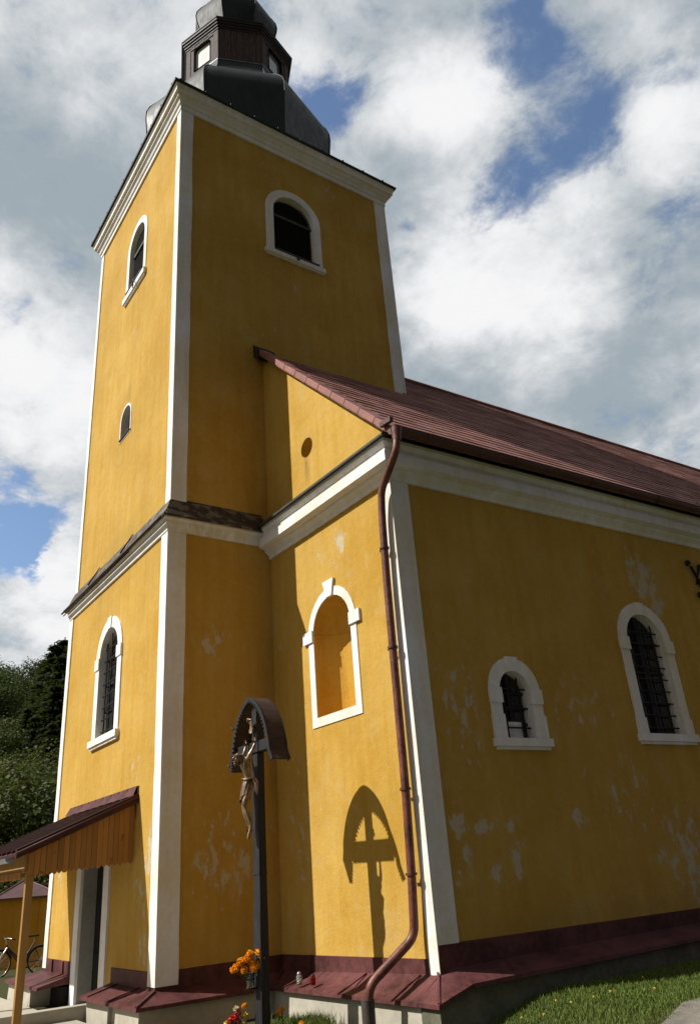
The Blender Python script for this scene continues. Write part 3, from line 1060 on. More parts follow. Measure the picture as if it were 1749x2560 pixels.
# niche
nb = MB()
fr = fr_nf
cs, hw, zb_, zs = 1.445, .412, 3.31, 4.34
nseg = 20
cols = [math.pi * k / nseg for k in range(nseg + 1)]
DN = .92
vsn = []
for zz in (zb_, zs):
    for a in cols:
        vsn.append(fr(cs + hw * math.cos(a), zz, -hw * DN * math.sin(a)))
k = nseg + 1
nb.add(vsn, [(i, i + 1, k + i + 1, k + i) for i in range(nseg)], True)
rows = 8
vq = []
for r_ in range(rows + 1):
    e = math.pi / 2 * r_ / rows
    for a in cols:
        vq.append(fr(cs + hw * math.cos(a) * math.cos(e), zs + hw * math.sin(e), -hw * DN * math.sin(a) * math.cos(e)))
nb.add(vq, [(r_ * k + i, r_ * k + i + 1, (r_ + 1) * k + i + 1, (r_ + 1) * k + i) for r_ in range(rows) for i in range(nseg)], True)
nb.poly([fr(cs + hw * math.cos(a), zb_, -hw * DN * math.sin(a)) for a in cols])
# small moulded string course at the springing
for i in range(nseg):
    a0, a1 = cols[i], cols[i + 1]
    q = []
    for a in (a0, a1):
        for rr, zz in ((1.0, zs - .012), (.97, zs - .004), (.97, zs + .010), (1.0, zs + .016)):
            q.append(fr(cs + hw * rr * math.cos(a), zz, -hw * DN * rr * math.sin(a)))
    nb.add(q, [(0, 1, 5, 4), (1, 2, 6, 5), (2, 3, 7, 6)])
niche = nb.build("wall_niche", 'niche', church)


def ring(mb, fr, inner, outer, t, d):
    """frame between two arch loops of equal length: face at +t, outer edge back to the wall, inner reveal back to -d"""
    n = len(inner)
    for i in range(1, n):
        a, c = i, (i + 1) % n
        I0, I1, O0, O1 = inner[a], inner[c], outer[a], outer[c]
        if a == 0:
            continue
        mb.add([fr(*I0, t), fr(*I1, t), fr(*O1, t), fr(*O0, t)], [(0, 1, 2, 3)])
        mb.add([fr(*O0, t), fr(*O1, t), fr(*O1, -.005), fr(*O0, -.005)], [(0, 1, 2, 3)])
        mb.add([fr(*I0, t), fr(*I1, t), fr(*I1, -d), fr(*I0, -d)], [(0, 1, 2, 3)])
    mb.add([fr(*inner[0], -.0), fr(*inner[1], -.0), fr(*inner[1], -d), fr(*inner[0], -d)], [(0, 1, 2, 3)])


def key(mb, fr, cs, zs, r0, r1, w0, w1, t):
    q = [(cs - w0 / 2, zs + r0), (cs + w0 / 2, zs + r0), (cs + w1 / 2, zs + r1), (cs - w1 / 2, zs + r1)]
    mb.hexa([fr(s, z, -.005) for s, z in q], [fr(s, z, t) for s, z in q])


nf = MB()
ring(nf, fr_nf, arch(cs, hw, 3.31, 4.34), arch(cs, .525, 3.31, 4.34), .012, 0.001)
nf.box(cs - .525, cs + .525, -.005, .012, 3.20, 3.31, fr_nf)
key(nf, fr_nf, cs + .015, 4.34, .40, .615, .12, .24, .035)
for sg in (-1, 1):
    x0, x1 = sorted((cs + sg * .408, cs + sg * .625))
    nf.box(x0, x1, -.005, .035, 4.262, 4.41, fr_nf)
nf.build("niche_frame", 'white', niche)

# round vent in the gable
ob = MB()
n = len(oc)
for i in range(n):
    p0, p1 = oc[i], oc[(i + 1) % n]
    ob.add([fr_nf(*p0, 0), fr_nf(*p1, 0), fr_nf(*p1, -.32), fr_nf(*p0, -.32)], [(0, 1, 2, 3)], True)
ven = ob.build("round_vent", 'nave', church)
ob = MB()
ob.poly([fr_nf(*q, -.31) for q in oc])
ob.build("vent_back", 'louvre', ven)


def window(fr, cs, hi, ho, zb, zs, depth_, sill=None, imposts=True, grille=None, louvre=False, keyst=True, jambs=False, sillh=.13, pane='pane', t=.02, lit=False, wroot=None):
    depth = .14
    inner, outer = arch(cs, hi, zb, zs), arch(cs, ho, zb, zs)
    b = MB()
    ring(b, fr, inner, outer, t, depth)
    if imposts:
        for sg in (-1, 1):
            x0, x1 = sorted((cs + sg * (hi - .012), cs + sg * (ho + .008)))
            b.box(x0, x1, -.005, t + .018, zs - .14, zs + .03, fr)
    if keyst:
        key(b, fr, cs, zs, hi - .008, ho + .006, .13, .18, t + .014)
    if jambs:
        for sg in (-1, 1):
            x0, x1 = sorted((cs + sg * (hi - .008), cs + sg * (ho + .012)))
            b.box(x0, x1, -.005, t + .014, zb, zb + jambs, fr)
    wn = b.build("window", 'white', church)
    b = MB()
    b.box(cs - ho - .035, cs + ho + .035, -depth * .0 - .005, t + .045, zb - sillh + .035, zb - .002, fr)
    b.box(cs - ho - .005, cs + ho + .005, -.005, t + .02, zb - sillh, zb - sillh + .034, fr)
    b.build("sill", 'white', wn)
    b = MB()
    if louvre:
        b.poly([fr(s, z, -depth + .002) for s, z in inner])
        lo = b.build("louvre", 'louvre', wn)
        b = MB()
        z = zb + .03
        while z < zs + hi - .05:
            h = hi if z < zs else math.sqrt(max(0.001, hi * hi - (z - zs) ** 2))
            b.add([fr(cs - h, z, -depth + .06), fr(cs + h, z, -depth + .06), fr(cs + h, z + .055, -depth + .012), fr(cs - h, z + .055, -depth + .012)], [(0, 1, 2, 3)])
            b.add([fr(cs - h, z, -depth + .06), fr(cs + h, z, -depth + .06), fr(cs + h, z - .012, -depth + .06), fr(cs - h, z - .012, -depth + .06)], [(0, 1, 2, 3)])
            z += .06
        b.build("slat", 'louvre', lo)
        b = MB()
        b.box(cs - hi, cs + hi, -depth + .06, -depth + .085, zs - .10, zs - .045, fr)
        b.build("transom", 'slate', wn)
    else:
        b.poly([fr(s, z, -depth + .006) for s, z in inner])
        pn = b.build("pane", pane, wn)
        b = MB()
        b.box(cs - .02, cs + .02, -depth + .007, -depth + .04, zb, zs + hi - .01, fr)
        for zz in (zb + (zs - zb) * .34, zb + (zs - zb) * .67, zs):
            b.box(cs - hi, cs + hi, -depth + .007, -depth + .035, zz - .015, zz + .015, fr)
        b.build("glazing_bar", 'dark_trim', wn)
    if grille:
        nv, nh, gd = grille
        gd = .065
        b = MB()
        for i in range(nv):
            s = cs - hi + (2 * hi) * (i + .5) / nv
            top = zs + math.sqrt(max(0, hi * hi - (s - cs) ** 2)) - .03
            b.tube([fr(s, zb + .005, -gd), fr(s, top, -gd)], .0115, 6)
        for j in range(nh):
            z = zb + (zs + hi * .55 - zb) * (j + .6) / nh
            h = hi if z < zs else math.sqrt(max(0.001, hi * hi - (z - zs) ** 2))
            b.tube([fr(cs - h, z, -gd), fr(cs + h, z, -gd)], .010, 6)
        b.build("grille", 'iron', wn)
    return wn


w1 = window(fr_front, -2.19, .405, .575, 3.59, 4.78, .34, grille=(4, 8, .17))
w2 = window(fr_frontU, -2.06, .385, .52, 11.72, 12.76, .34, louvre=True, imposts=False, keyst=False, sillh=.15, t=.014)
w3 = window(fr_sideU, 2.285, .43, .59, 11.75, 12.78, .34, louvre=True, imposts=False, keyst=False, sillh=.13, t=.014)
for fr, cs, hi, zb in ((fr_frontU, -2.06, .385, 11.72), (fr_sideU, 2.285, .43, 11.75)):
    b = MB()
    b.box(cs - hi + .02, cs + hi + .06, -.08, .07, zb + .004, zb + .035, fr)
    b.box(cs + .0, cs + .05, .0, .075, zb - .06, zb + .02, fr)
    b.build("sill_board", 'dark_trim', w2 if fr is fr_frontU else w3)
b = MB()
b.tube([fr_frontU(-1.95, 11.76, .07), fr_frontU(-1.93, 11.62, .10), fr_frontU(-1.97, 11.55, .085), fr_frontU(-1.90, 11.70, .12), fr_frontU(-1.86, 11.60, .09)], .008, 5)
b.build("loose_wire", 'iron', w2)
for hcs, hi in ((0, 0),):
    b = MB()
    for fr, cs, ho, zs, hin in ((fr_frontU, -2.06, .52, 12.70, .385), (fr_sideU, 2.285, .59, 12.72, .43)):
        pass
w4 = window(fr_ns, 3.06, .235, .392, 2.80, 3.33, .30, grille=(2, 3, .14), jambs=.26, sillh=.125)
b = MB()
b.box(3.06 - .20, 3.06 + .14, -.10, -.085, 2.803, 3.00, fr_ns)
b.build("lower_panel", 'white', w4)
w5 = window(fr_ns, 5.61, .375, .535, 2.90, 4.13, .34, grille=(3, 9, .15), jambs=.2, sillh=.13)
for c_ in (10.5, 15.4):
    window(fr_ns, c_, .375, .535, 2.90, 4.13, .34, grille=(3, 9, .15), jambs=.2, sillh=.13)
# slit window of the stair
b = MB()
ring(b, fr_frontU, h_slit, arch(-2.175, .275, 8.52, 8.90), .010, .14)
b.box(-2.175 - .275, -2.175 + .275, -.005, .010, 8.52, 8.555, fr_frontU)
sl = b.build("slit_window", 'white', church)
b = MB()
b.poly([fr_frontU(s, z, -.13) for s, z in h_slit])
b.build("pane", 'porch_metal', sl)
b = MB()
b.box(-2.42, -1.93, -.125, .03, 8.548, 8.575, fr_frontU)
b.build("sill", 'dark_trim', sl)

# door
b = MB()
b.box(-2.99, -2.78, -.01, .03, .1, 2.36, fr_front)
b.box(-1.83, -1.62, -.01, .03, .30, 2.36, fr_front)
b.box(-2.78, -1.83, -.01, .03, 2.18, 2.36, fr_front)
door = b.build("door_frame", 'white', church)
b = MB()
b.box(-2.80, -2.782, -.20, -.002, .1, 2.18, fr_front)
b.box(-1.828, -1.81, -.20, -.002, .1, 2.18, fr_front)
b.box(-2.78, -1.83, -.20, -.002, 2.182, 2.2, fr_front)
b.build("door_reveal", 'door_stone', door)
b = MB()
b.box(-2.78, -1.83, -.24, -.20, .1, 2.18, fr_front)
for s in (-2.70, -2.28):
    for z in (.4, 1.05, 1.55):
        b.box(s, s + .36, -.20, -.185, z, z + .42, fr_front)
b.build("door_leaf", 'interior', door)

# porch canopy over the door
XPR, XPL = -.73, -3.66
sl_ = lambda y: 2.600 + y * .420
b = MB()
q = [(XPL, 0.0), (XPR, 0.0), (XPR, -1.36), (XPL, -1.36)]
b.hexa([(x, y - .02, sl_(y) - .03) for x, y in q], [(x, y - .02, sl_(y)) for x, y in q])
NR = 12
for i in range(NR):
    x = XPL + (XPR - XPL) * (i + .5) / NR
    b.bar((x, -.03, sl_(0) + .015), (x, -1.36, sl_(-1.34) + .015), .05, .03)
porch = b.build("porch_roof", 'porch_metal', church)
b = MB()
for x in (XPR, XPL):
    q0, q1 = (x - .05, x + .012)
    lo = [(q0, -.01, sl_(0) - .065), (q1, -.01, sl_(0) - .065), (q1, -1.39, sl_(-1.37) - .055), (q0, -1.39, sl_(-1.37) - .055)]
    hi = [(q0, -.01, sl_(0) + .045), (q1, -.01, sl_(0) + .045), (q1, -1.39, sl_(-1.37) + .045), (q0, -1.39, sl_(-1.37) + .045)]
    b.hexa(lo, hi)
    b.tube([(q1 + .004, -.01, sl_(0) + .0), (q1 + .004, -1.39, sl_(-1.37) + .0)], .018, 6)
b.split("verge_board", 'porch_metal', porch)
b = MB()
nt = 9
for i in range(nt):
    x0 = -3.6 + (XPR + 3.6) * i / nt
    x1 = x0 + (XPR + 3.6) / nt - .045
    b.add([(x0, -.014, 2.745), (x1, -.014, 2.745), (x1, -.060, sl_(-.05) + .050), (x0, -.085, sl_(-.07) + .055), (x0, -.002, 2.745), (x1, -.002, 2.745)], [(0, 1, 2, 3), (0, 1, 5, 4)])
b.build("wall_flashing", 'maroon', porch)
b = MB()
b.box(-3.64, XPR, -.006, .0, 2.58, 2.742, lambda s, z, q: (s, q, z))
b.build("flashing_back", 'porch_metal', porch)
for x in (XPR - .075, XPL + .075):
    b = MB()
    nb_ = 19
    for i in range(nb_):
        y1 = -.02 - i * .064
        y0 = y1 - .060
        zt0, zt1 = sl_(y0) - .06, sl_(y1) - .06
        zb0 = 1.885 + y1 * .06
        ym = (y0 + y1) / 2
        dz = random.uniform(-.006, .006)
        pr = [(y0, zb0 + dz), (y0 + .012, zb0 - .018 + dz), (ym, zb0 - .032 + dz), (y1 - .012, zb0 - .018 + dz), (y1, zb0 + dz), (y1, zt1), (y0, zt0)]
        th = .012 + random.uniform(0, .006)
        b.hexa([(x - th, y, z) for y, z in pr], [(x + th, y, z) for y, z in pr])
    b.build("side_boarding", 'boards', porch)
b = MB()
for x in (-.86, -3.66):
    b.box(x - .036, x + .036, -1.235, -1.155, .26, sl_(-1.2) - .03)
    pst = b
b.split("porch_post", 'porch_wood', porch)
b = MB()
b.box(XPL + .1, -.81, -1.27, -1.20, 1.83, sl_(-1.24) - .05)
b.box(XPL + .1, -.81, -.07, -.01, 2.36, 2.46)
for x in (-.90, -3.62):
    b.bar((x, -.02, 2.50), (x, -1.26, 1.98), .06, .08)
b.split("porch_beam", 'porch_wood', porch)
b = MB()
x = -3.6
while x < -.95:
    b.hexa([(x, -1.285, 1.835), (x + .045, -1.285, 1.835), (x + .04, -1.285, 1.775), (x + .022, -1.285, 1.76), (x + .005, -1.285, 1.775)],
           [(x, -1.265, 1.835), (x + .045, -1.265, 1.835), (x + .04, -1.265, 1.775), (x + .022, -1.265, 1.76), (x + .005, -1.265, 1.775)])
    x += .055
b.build("front_fringe", 'boards', porch)
b = MB()
gx = [(XPL, 0), (-.84, 0)]
ga = [math.pi + math.pi * k / 8 for k in range(9)]
P0 = [(XPL, -1.43 + .05 * math.cos(a), 1.985 + .05 * math.sin(a)) for a in ga]
P1 = [(-.84, -1.43 + .05 * math.cos(a), 1.985 + .05 * math.sin(a)) for a in ga]
b.add(P0 + P1, [(k, k + 1, 9 + k + 1, 9 + k) for k in range(8)], True)
b.poly(P0)
b.poly(P1)
b.build("porch_gutter", 'zinc', porch)

# ------------------------------------------------------------------ cupola on the tower
AX = (-2.13, 2.22)
dome_prof = [(2.05, 14.72), (2.06, 15.2), (2.10, 15.9), (2.13, 16.25), (2.12, 16.45), (2.05, 16.65), (1.93, 16.84), (1.80, 17.02), (1.63, 17.22), (1.47, 17.38), (1.365, 17.53), (1.30, 17.72), (1.275, 17.96)]
b = MB()
b.lathe(AX, dome_prof, 8, True, 0, True)
dome = b.build("cupola_dome", 'copper', church)
b = MB()
for k in range(8):
    a = math.pi / 4 * k
    b.tube([(AX[0] + (r + .005) * math.cos(a), AX[1] + (r + .005) * math.sin(a), z) for r, z in dome_prof], .011, 6)
    for q in ():
        t = q / 3.0
        a1 = a + math.pi / 4
        b.tube([(AX[0] + (r + .004) * (math.cos(a) * (1 - t) + math.cos(a1) * t), AX[1] + (r + .004) * (math.sin(a) * (1 - t) + math.sin(a1) * t), z) for r, z in dome_prof], .008, 5)
b.split("roof_seam", 'copper', dome)
b = MB()
RL, ZL0, ZL1 = 1.26, 17.93, 19.00
vert = [(AX[0] + RL * math.cos(math.pi / 4 * k), AX[1] + RL * math.sin(math.pi / 4 * k)) for k in range(8)]
wins = []
for k in range(8):
    p0, p1 = Vector(vert[k]), Vector(vert[(k + 1) % 8])
    d = (p1 - p0)
    ln = d.length
    d.normalize()
    nn = Vector((d.y, -d.x))
    frk = lambda s, z, q, p0=p0, d=d, nn=nn: (p0.x + d.x * s + nn.x * q, p0.y + d.y * s + nn.y * q, z)
    if k % 2 == 0:
        hole = [(ln * .25, 18.10), (ln * .75, 18.10), (ln * .75, 18.78), (ln * .70, 18.84), (ln * .30, 18.84), (ln * .25, 18.78)]
        b.wall(frk, [(0, ZL0), (ln, ZL0), (ln, ZL1), (0, ZL1)], [hole])
        wins.append((frk, hole, k))
    else:
        b.wall(frk, [(0, ZL0), (ln, ZL0), (ln, ZL1), (0, ZL1)])
    nbd = 7
    for i in range(nbd):
        s0 = ln * i / nbd
        zt = (ZL0 + .02, ZL1)
        if k % 2 == 0 and .2 < (i + .5) / nbd < .8:
            zt = (18.87, ZL1)
        b.box(s0 + .004, s0 + ln / nbd - .004, .001, .010 + .006 * (i % 2), zt[0], zt[1], frk)
lan = b.build("lantern", 'lantern_wood', church)
for frk, hole, k in wins:
    b = MB()
    n = len(hole)
    for i in range(n):
        p0, p1 = hole[i], hole[(i + 1) % n]
        b.add([frk(*p0, .018), frk(*p1, .018), frk(*p1, -.06), frk(*p0, -.06)], [(0, 1, 2, 3)])
    wn = b.build("lantern_window", 'dark_trim', lan)
    b = MB()
    b.poly([frk(s, z, -.055) for s, z in hole])
    b.build("pane", 'lit_pane' if k in (6, 4) else 'shade_pane', wn)
b = MB()
b.lathe(AX, [(1.20, 18.96), (1.285, 18.96), (1.295, 19.01), (1.315, 19.015), (1.32, 19.07), (1.345, 19.075), (1.35, 19.13), (1.375, 19.135), (1.375, 19.20), (1.39, 19.205), (1.39, 19.235), (1.2, 19.29), (.8, 19.32)], 8, False, 0, True)
b.build("lantern_cornice", 'dark_trim', church)
b = MB()
b.lathe(AX, [(1.285, 17.93), (1.29, 17.95), (1.275, 17.97)], 8, False, 0, True)
b.build("lantern_base_strip", 'zinc', church)
bulb = [(.84, 19.45), (.86, 19.75), (.95, 20.15), (1.03, 20.45), (1.05, 20.62), (1.02, 20.8), (.92, 21.02), (.76, 21.3), (.60, 21.6), (.46, 21.95), (.34, 22.4), (.22, 23.0), (.10, 23.8), (.05, 24.2)]
bulb = [(r, z - .17) for r, z in bulb]
b = MB()
b.lathe(AX, bulb, 8, True, 0, True)
bl = b.build("cupola_bulb", 'copper', church)
b = MB()
for k in range(8):
    a = math.pi / 4 * k
    b.tube([(AX[0] + (r + .004) * math.cos(a), AX[1] + (r + .004) * math.sin(a), z) for r, z in bulb], .013, 6)
    for q in ():
        t = q / 4.0
        a1 = a + math.pi / 4
        b.tube([(AX[0] + (r + .002) * (math.cos(a) * (1 - t) + math.cos(a1) * t), AX[1] + (r + .002) * (math.sin(a) * (1 - t) + math.sin(a1) * t), z) for r, z in bulb], .007, 5)
b.split("roof_seam", 'copper', bl)
b = MB()
b.ball((AX[0], AX[1], 24.4), .16)
b.bar((AX[0], AX[1], 24.5), (AX[0], AX[1], 25.4), .05, .05)
b.bar((AX[0] - .3, AX[1], 25.1), (AX[0] + .3, AX[1], 25.1), .05, .05)
b.build("spire_cross", 'iron', church)

# wrought iron bracket on the nave side wall
b = MB()
fr = fr_ns


def scroll(c, r0, a0, turns, lead):
    pts = []
    for i in range(26):
        t = i / 25
        a = a0 + turns * 2 * math.pi * t
        r = r0 * (1 - .8 * t)
        pts.append(fr(c[0] + r * math.cos(a), c[1] + r * math.sin(a), .05))
    return pts


b.tube([fr(7.02, 5.40, .05), fr(7.10, 5.22, .055), fr(7.12, 5.12, .06), fr(7.16, 4.98, .055), fr(7.26, 4.84, .05)], .022, 7)
b.tube(scroll((6.97, 5.43), .055, 0, 1.2, 0), .017, 6)
b.tube([fr(7.10, 5.22, .05), fr(7.17, 5.32, .05), fr(7.22, 5.42, .05)], .02, 7)
b.tube(scroll((7.25, 5.40), .05, 2.6, -1.2, 0), .016, 6)
b.tube([fr(7.16, 4.98, .05), fr(7.10, 4.90, .05), fr(7.05, 4.92, .05)], .018, 7)
b.tube(scroll((7.06, 4.95), .04, 4, -1.0, 0), .015, 6)
b.tube(scroll((7.30, 4.86), .05, 3, 1.2, 0), .016, 6)
b.ball(fr(7.115, 5.16, .06), .045)
b.tube([fr(7.12, 5.14, .0), fr(7.12, 5.14, .5), fr(7.12, 5.2, .75)], .015, 6)
b.build("wrought_iron_bracket", 'iron', church)

# ------------------------------------------------------------------ wayside crucifix
PX, PY = 1.433, .514
cross = thing("wayside_crucifix", (PX, PY, gz(PX, PY)), "tall black wooden wayside cross with arched toothed canopy and bronze figure", "crucifix")
b = MB()
b.box(PX - .07, PX + .07, PY - .045, PY + .045, gz(PX, PY) - .05, 1.28)
b.hexa([(PX - .07, PY - .045, 1.28), (PX + .07, PY - .045, 1.28), (PX + .07, PY + .045, 1.28), (PX - .07, PY + .045, 1.28)],
       [(PX - .064, PY - .038, 1.36), (PX + .064, PY - .038, 1.36), (PX + .064, PY + .045, 1.36), (PX - .064, PY + .045, 1.36)])
b.box(PX - .064, PX + .064, PY - .038, PY + .045, 1.36, 2.83)
b.box(PX - .070, PX + .070, PY - .044, PY + .046, 1.62, 1.65)
b.box(PX - .050, PX + .050, PY - .034, PY + .062, 2.83, 3.36)
b.build("post", 'cross_wood', cross)
b = MB()
b.box(PX - .36, PX + .36, PY - .055, PY + .048, 2.825, 2.935)
b.build("crossbeam", 'cross_wood', cross)
# canopy
prof = [(-.475, 2.68), (-.455, 2.78), (-.44, 2.89), (-.362, 3.10), (-.252, 3.26), (-.125, 3.365), (0, 3.415), (.13, 3.36), (.252, 3.25), (.355, 3.09), (.425, 2.90), (.445, 2.80), (.50, 2.70)]


def dense(pr, n=4):
    out = []
    for i in range(len(pr) - 1):
        p0 = Vector(pr[max(i - 1, 0)])
        p1, p2 = Vector(pr[i]), Vector(pr[i + 1])
        p3 = Vector(pr[min(i + 2, len(pr) - 1)])
        for k in range(n):
            t = k / n
            out.append(0.5 * ((2 * p1) + (-p0 + p2) * t + (2 * p0 - 5 * p1 + 4 * p2 - p3) * t * t + (-p0 + 3 * p1 - 3 * p2 + p3) * t ** 3))
    out.append(Vector(pr[-1]))
    return out


dp = dense(prof)
b = MB()
ya, yb = PY - .085, PY + .110
nrm = []
for i in range(len(dp)):
    d = (dp[min(i + 1, len(dp) - 1)] - dp[max(i - 1, 0)]).normalized()
    nrm.append(Vector((-d.y, d.x)))
inn = [p - n * .02 for p, n in zip(dp, nrm)]
nn = len(dp)
for i in range(nn - 1):
    q = [dp[i], dp[i + 1], inn[i + 1], inn[i]]
    b.hexa([(PX + v.x, ya, v.y) for v in q], [(PX + v.x, yb, v.y) for v in q])
can = b.build("canopy", 'canopy_board', cross)
for y0, y1 in ((ya - .014, ya), (yb, yb + .014)):
    b = MB()
    for i in range(0, nn - 1):
        a, c = dp[i], dp[i + 1]
        na, nc = nrm[i], nrm[i + 1]
        for h in range(1):
            o0, o1 = a + na * .004, c + nc * .004
            mid = (a + c) / 2 - (na + nc) / 2 * .064
            i0, i1 = a - na * .020, c - nc * .020
            q = [o0, o1, i1, mid, i0]
            b.hexa([(PX + v.x, y0, v.y) for v in q], [(PX + v.x, y1, v.y) for v in q])
    b.build("toothed_fringe", 'cross_wood', can)
b = MB()
b.tube([(PX - .36, ya - .01, 3.13), (PX - .42, ya - .02, 3.17)], [.012, .004], 5)
b.tube([(PX - .47, ya - .01, 2.74), (PX - .52, ya - .02, 2.77)], [.012, .004], 5)
b.split("canopy_peg", 'cross_wood', can)
# titulus scroll
b = MB()
tp = []
for i in range(9):
    t = i / 8
    tp.append((PX - .0 + .016 * math.sin(t * 6), PY - .075 - .014 * math.cos(t * 5), 3.16 - .13 * t))
wv = [.038, .046, .036, .030, .034, .038, .036, .03, .022]
vs = []
for (x, y, z), ww in zip(tp, wv):
    vs += [(x - ww, y - .006, z + .01), (x, y + .004, z), (x + ww, y - .010, z - .008), (x + ww, y - .002, z - .008), (x, y + .012, z), (x - ww, y + .002, z + .01)]
b.add(vs, [(i * 6 + k, i * 6 + (k + 1) % 6, i * 6 + 6 + (k + 1) % 6, i * 6 + 6 + k) for i in range(8) for k in range(6)], True)
b.tube([(PX - .045, PY - .09, 3.165), (PX - .01, PY - .105, 3.185), (PX + .035, PY - .09, 3.17)], .012, 6)
b.tube([(PX, PY - .07, 3.1), (PX, PY - .03, 3.1)], .01, 6)
b.build("titulus_scroll", 'bronze', cross)

# bronze figure: one skinned body
YF = PY - .05
J = {}
verts, edges, rad = [], [], []


def jt(name, p, r, parent=None):
    J[name] = len(verts)
    verts.append(((p[0] - BASE[cross.name].x) * S, (p[1] - BASE[cross.name].y) * S, (p[2] - BASE[cross.name].z) * S))
    rad.append((r[0] * S * .90, r[1] * S * .90) if isinstance(r, tuple) else (r * S * .90, r * S * .90))
    if parent:
        edges.append((J[parent], J[name]))


jt('pelvis', (PX, YF - .060, 2.515), (.056, .046))
jt('waist', (PX, YF - .075, 2.59), (.044, .036), 'pelvis')
jt('chest', (PX, YF - .105, 2.685), (.066, .058), 'waist')
jt('upchest', (PX, YF - .105, 2.745), (.050, .038), 'chest')
jt('neck', (PX - .004, YF - .125, 2.775), .023, 'upchest')
jt('headb', (PX - .012, YF - .158, 2.768), .034, 'neck')
jt('head', (PX - .020, YF - .185, 2.762), (.040, .046), 'headb')
jt('chin', (PX - .022, YF - .205, 2.728), .022, 'head')
for sg, nm in ((-1, 'r'), (1, 'l')):
    jt('sh' + nm, (PX + sg * .066, YF - .098, 2.757), .027, 'upchest')
    jt('up' + nm, (PX + sg * .080, YF - .085, 2.80), .024, 'sh' + nm)
    jt('el' + nm, (PX + sg * .092, YF - .060, 2.845), .018, 'up' + nm)
    jt('fa' + nm, (PX + sg * .100, YF - .045, 2.88), .018, 'el' + nm)
    jt('wr' + nm, (PX + sg * .106, YF - .030, 2.918), .011, 'fa' + nm)
    jt('pa' + nm, (PX + sg * .107, YF - .024, 2.938), (.014, .008), 'wr' + nm)
    for k in range(4):
        jt('f%d%s' % (k, nm), (PX + sg * (.095 + .0075 * k), YF - .032, 2.960 + (.003 if k in (1, 2) else 0)), .0042, 'pa' + nm)
        jt('g%d%s' % (k, nm), (PX + sg * (.095 + .0075 * k), YF - .042, 2.968), .0038, 'f%d%s' % (k, nm))
    jt('th' + nm, (PX + sg * .088, YF - .034, 2.946), .0045, 'pa' + nm)
    jt('hip' + nm, (PX + sg * .034, YF - .066, 2.475), .043, 'pelvis')
    jt('thigh' + nm, (PX + sg * .034, YF - .10, 2.39), .043, 'hip' + nm)
    jt('kn' + nm, (PX + sg * .026 + .004, YF - .135 + (.03 if sg < 0 else 0), 2.305), .033, 'thigh' + nm)
    jt('calf' + nm, (PX + sg * .026, YF - .100, 2.225), .034, 'kn' + nm)
    jt('an' + nm, (PX + sg * .018, YF - .050, 2.095), .020, 'calf' + nm)
    jt('heel' + nm, (PX + sg * .014, YF - .042 - (.016 if sg > 0 else 0), 2.06), .016, 'an' + nm)
    jt('ball' + nm, (PX + sg * .010, YF - .062 - (.016 if sg > 0 else 0), 1.995), .017, 'heel' + nm)
    jt('toe' + nm, (PX + sg * .008, YF - .070 - (.016 if sg > 0 else 0), 1.955), .009, 'ball' + nm)
me = bpy.data.meshes.new("figure")
me.from_pydata(verts, edges, [])
fig = bpy.data.objects.new("figure", me)
COL.objects.link(fig)
fig.parent = cross
BASE[fig.name] = BASE[cross.name]
md = fig.modifiers.new("skin", 'SKIN')
for i, sv in enumerate(me.skin_vertices[0].data):
    sv.radius = rad[i]
    sv.use_root = (i == 0)
ss = fig.modifiers.new("smooth", 'SUBSURF')
ss.levels = ss.render_levels = 2
me.materials.append(M['bronze'])
dg = bpy.context.evaluated_depsgraph_get()
me2 = bpy.data.meshes.new_from_object(fig.evaluated_get(dg))
for pgn in me2.polygons:
    pgn.use_smooth = True
fig.modifiers.clear()
fig.data = me2
if not me2.materials:
    me2.materials.append(M['bronze'])
# face details, hair, crown, loincloth
b = MB()
hc = Vector((PX - .020, YF - .183, 2.772))
for i in range(60):
    a = random.uniform(-2.6, 2.6)
    st = hc + Vector((.034 * math.sin(a), .012 + .03 * math.cos(a) * .6, .026))
    en = st + Vector((.016 * math.sin(a), .018 + random.uniform(0, .02), -.07 - random.uniform(0, .03)))
    b.tube([st, (st + en) / 2 + Vector((.012 * math.sin(a), .012, .01)), en], [.010, .009, .003], 5)
b.ball(hc + Vector((0, .012, .012)), .043, 10, 7)
b.ball(hc + Vector((0, -.026, -.062)), .018, 8, 5, (1, .8, 1.5))
b.build("hair", 'bronze_dark', fig)
b = MB()
cr = [(hc.x + .050 * math.cos(a), hc.y + .008 + .048 * math.sin(a), hc.z + .022 + .006 * math.sin(5 * a)) for a in [2 * math.pi * k / 24 for k in range(25)]]
b.tube(cr, .007, 6)
for k in range(14):
    a = 2 * math.pi * k / 14
    p0 = Vector((hc.x + .050 * math.cos(a), hc.y + .008 + .048 * math.sin(a), hc.z + .022))
    b.tube([p0, p0 + Vector((.018 * math.cos(a + .5), .018 * math.sin(a + .5), .014))], [.004, .001], 4)
b.build("thorn_crown", 'bronze_dark', fig)
b = MB()
b.tube([hc + Vector((0, -.040, .008)), hc + Vector((0, -.056, -.018)), hc + Vector((0, -.046, -.024))], [.005, .008, .005], 6)
b.build("nose", 'bronze', fig)
for sg in (-1, 1):
    b = MB()
    b.ball(hc + Vector((sg * .016, -.043, .004)), .0065, 6, 4)
    b.build("eye", 'bronze', fig)
    b = MB()
    b.ball(hc + Vector((sg * .040, .004, -.008)), .011, 6, 5, (.5, .8, 1.4))
    b.build("ear", 'bronze', fig)
b = MB()
b.tube([hc + Vector((-.012, -.040, -.040)), hc + Vector((0, -.045, -.041)), hc + Vector((.012, -.040, -.040))], .004, 5)
b.build("mouth", 'bronze', fig)
b = MB()
vs = []
NL, NZ = 28, 9
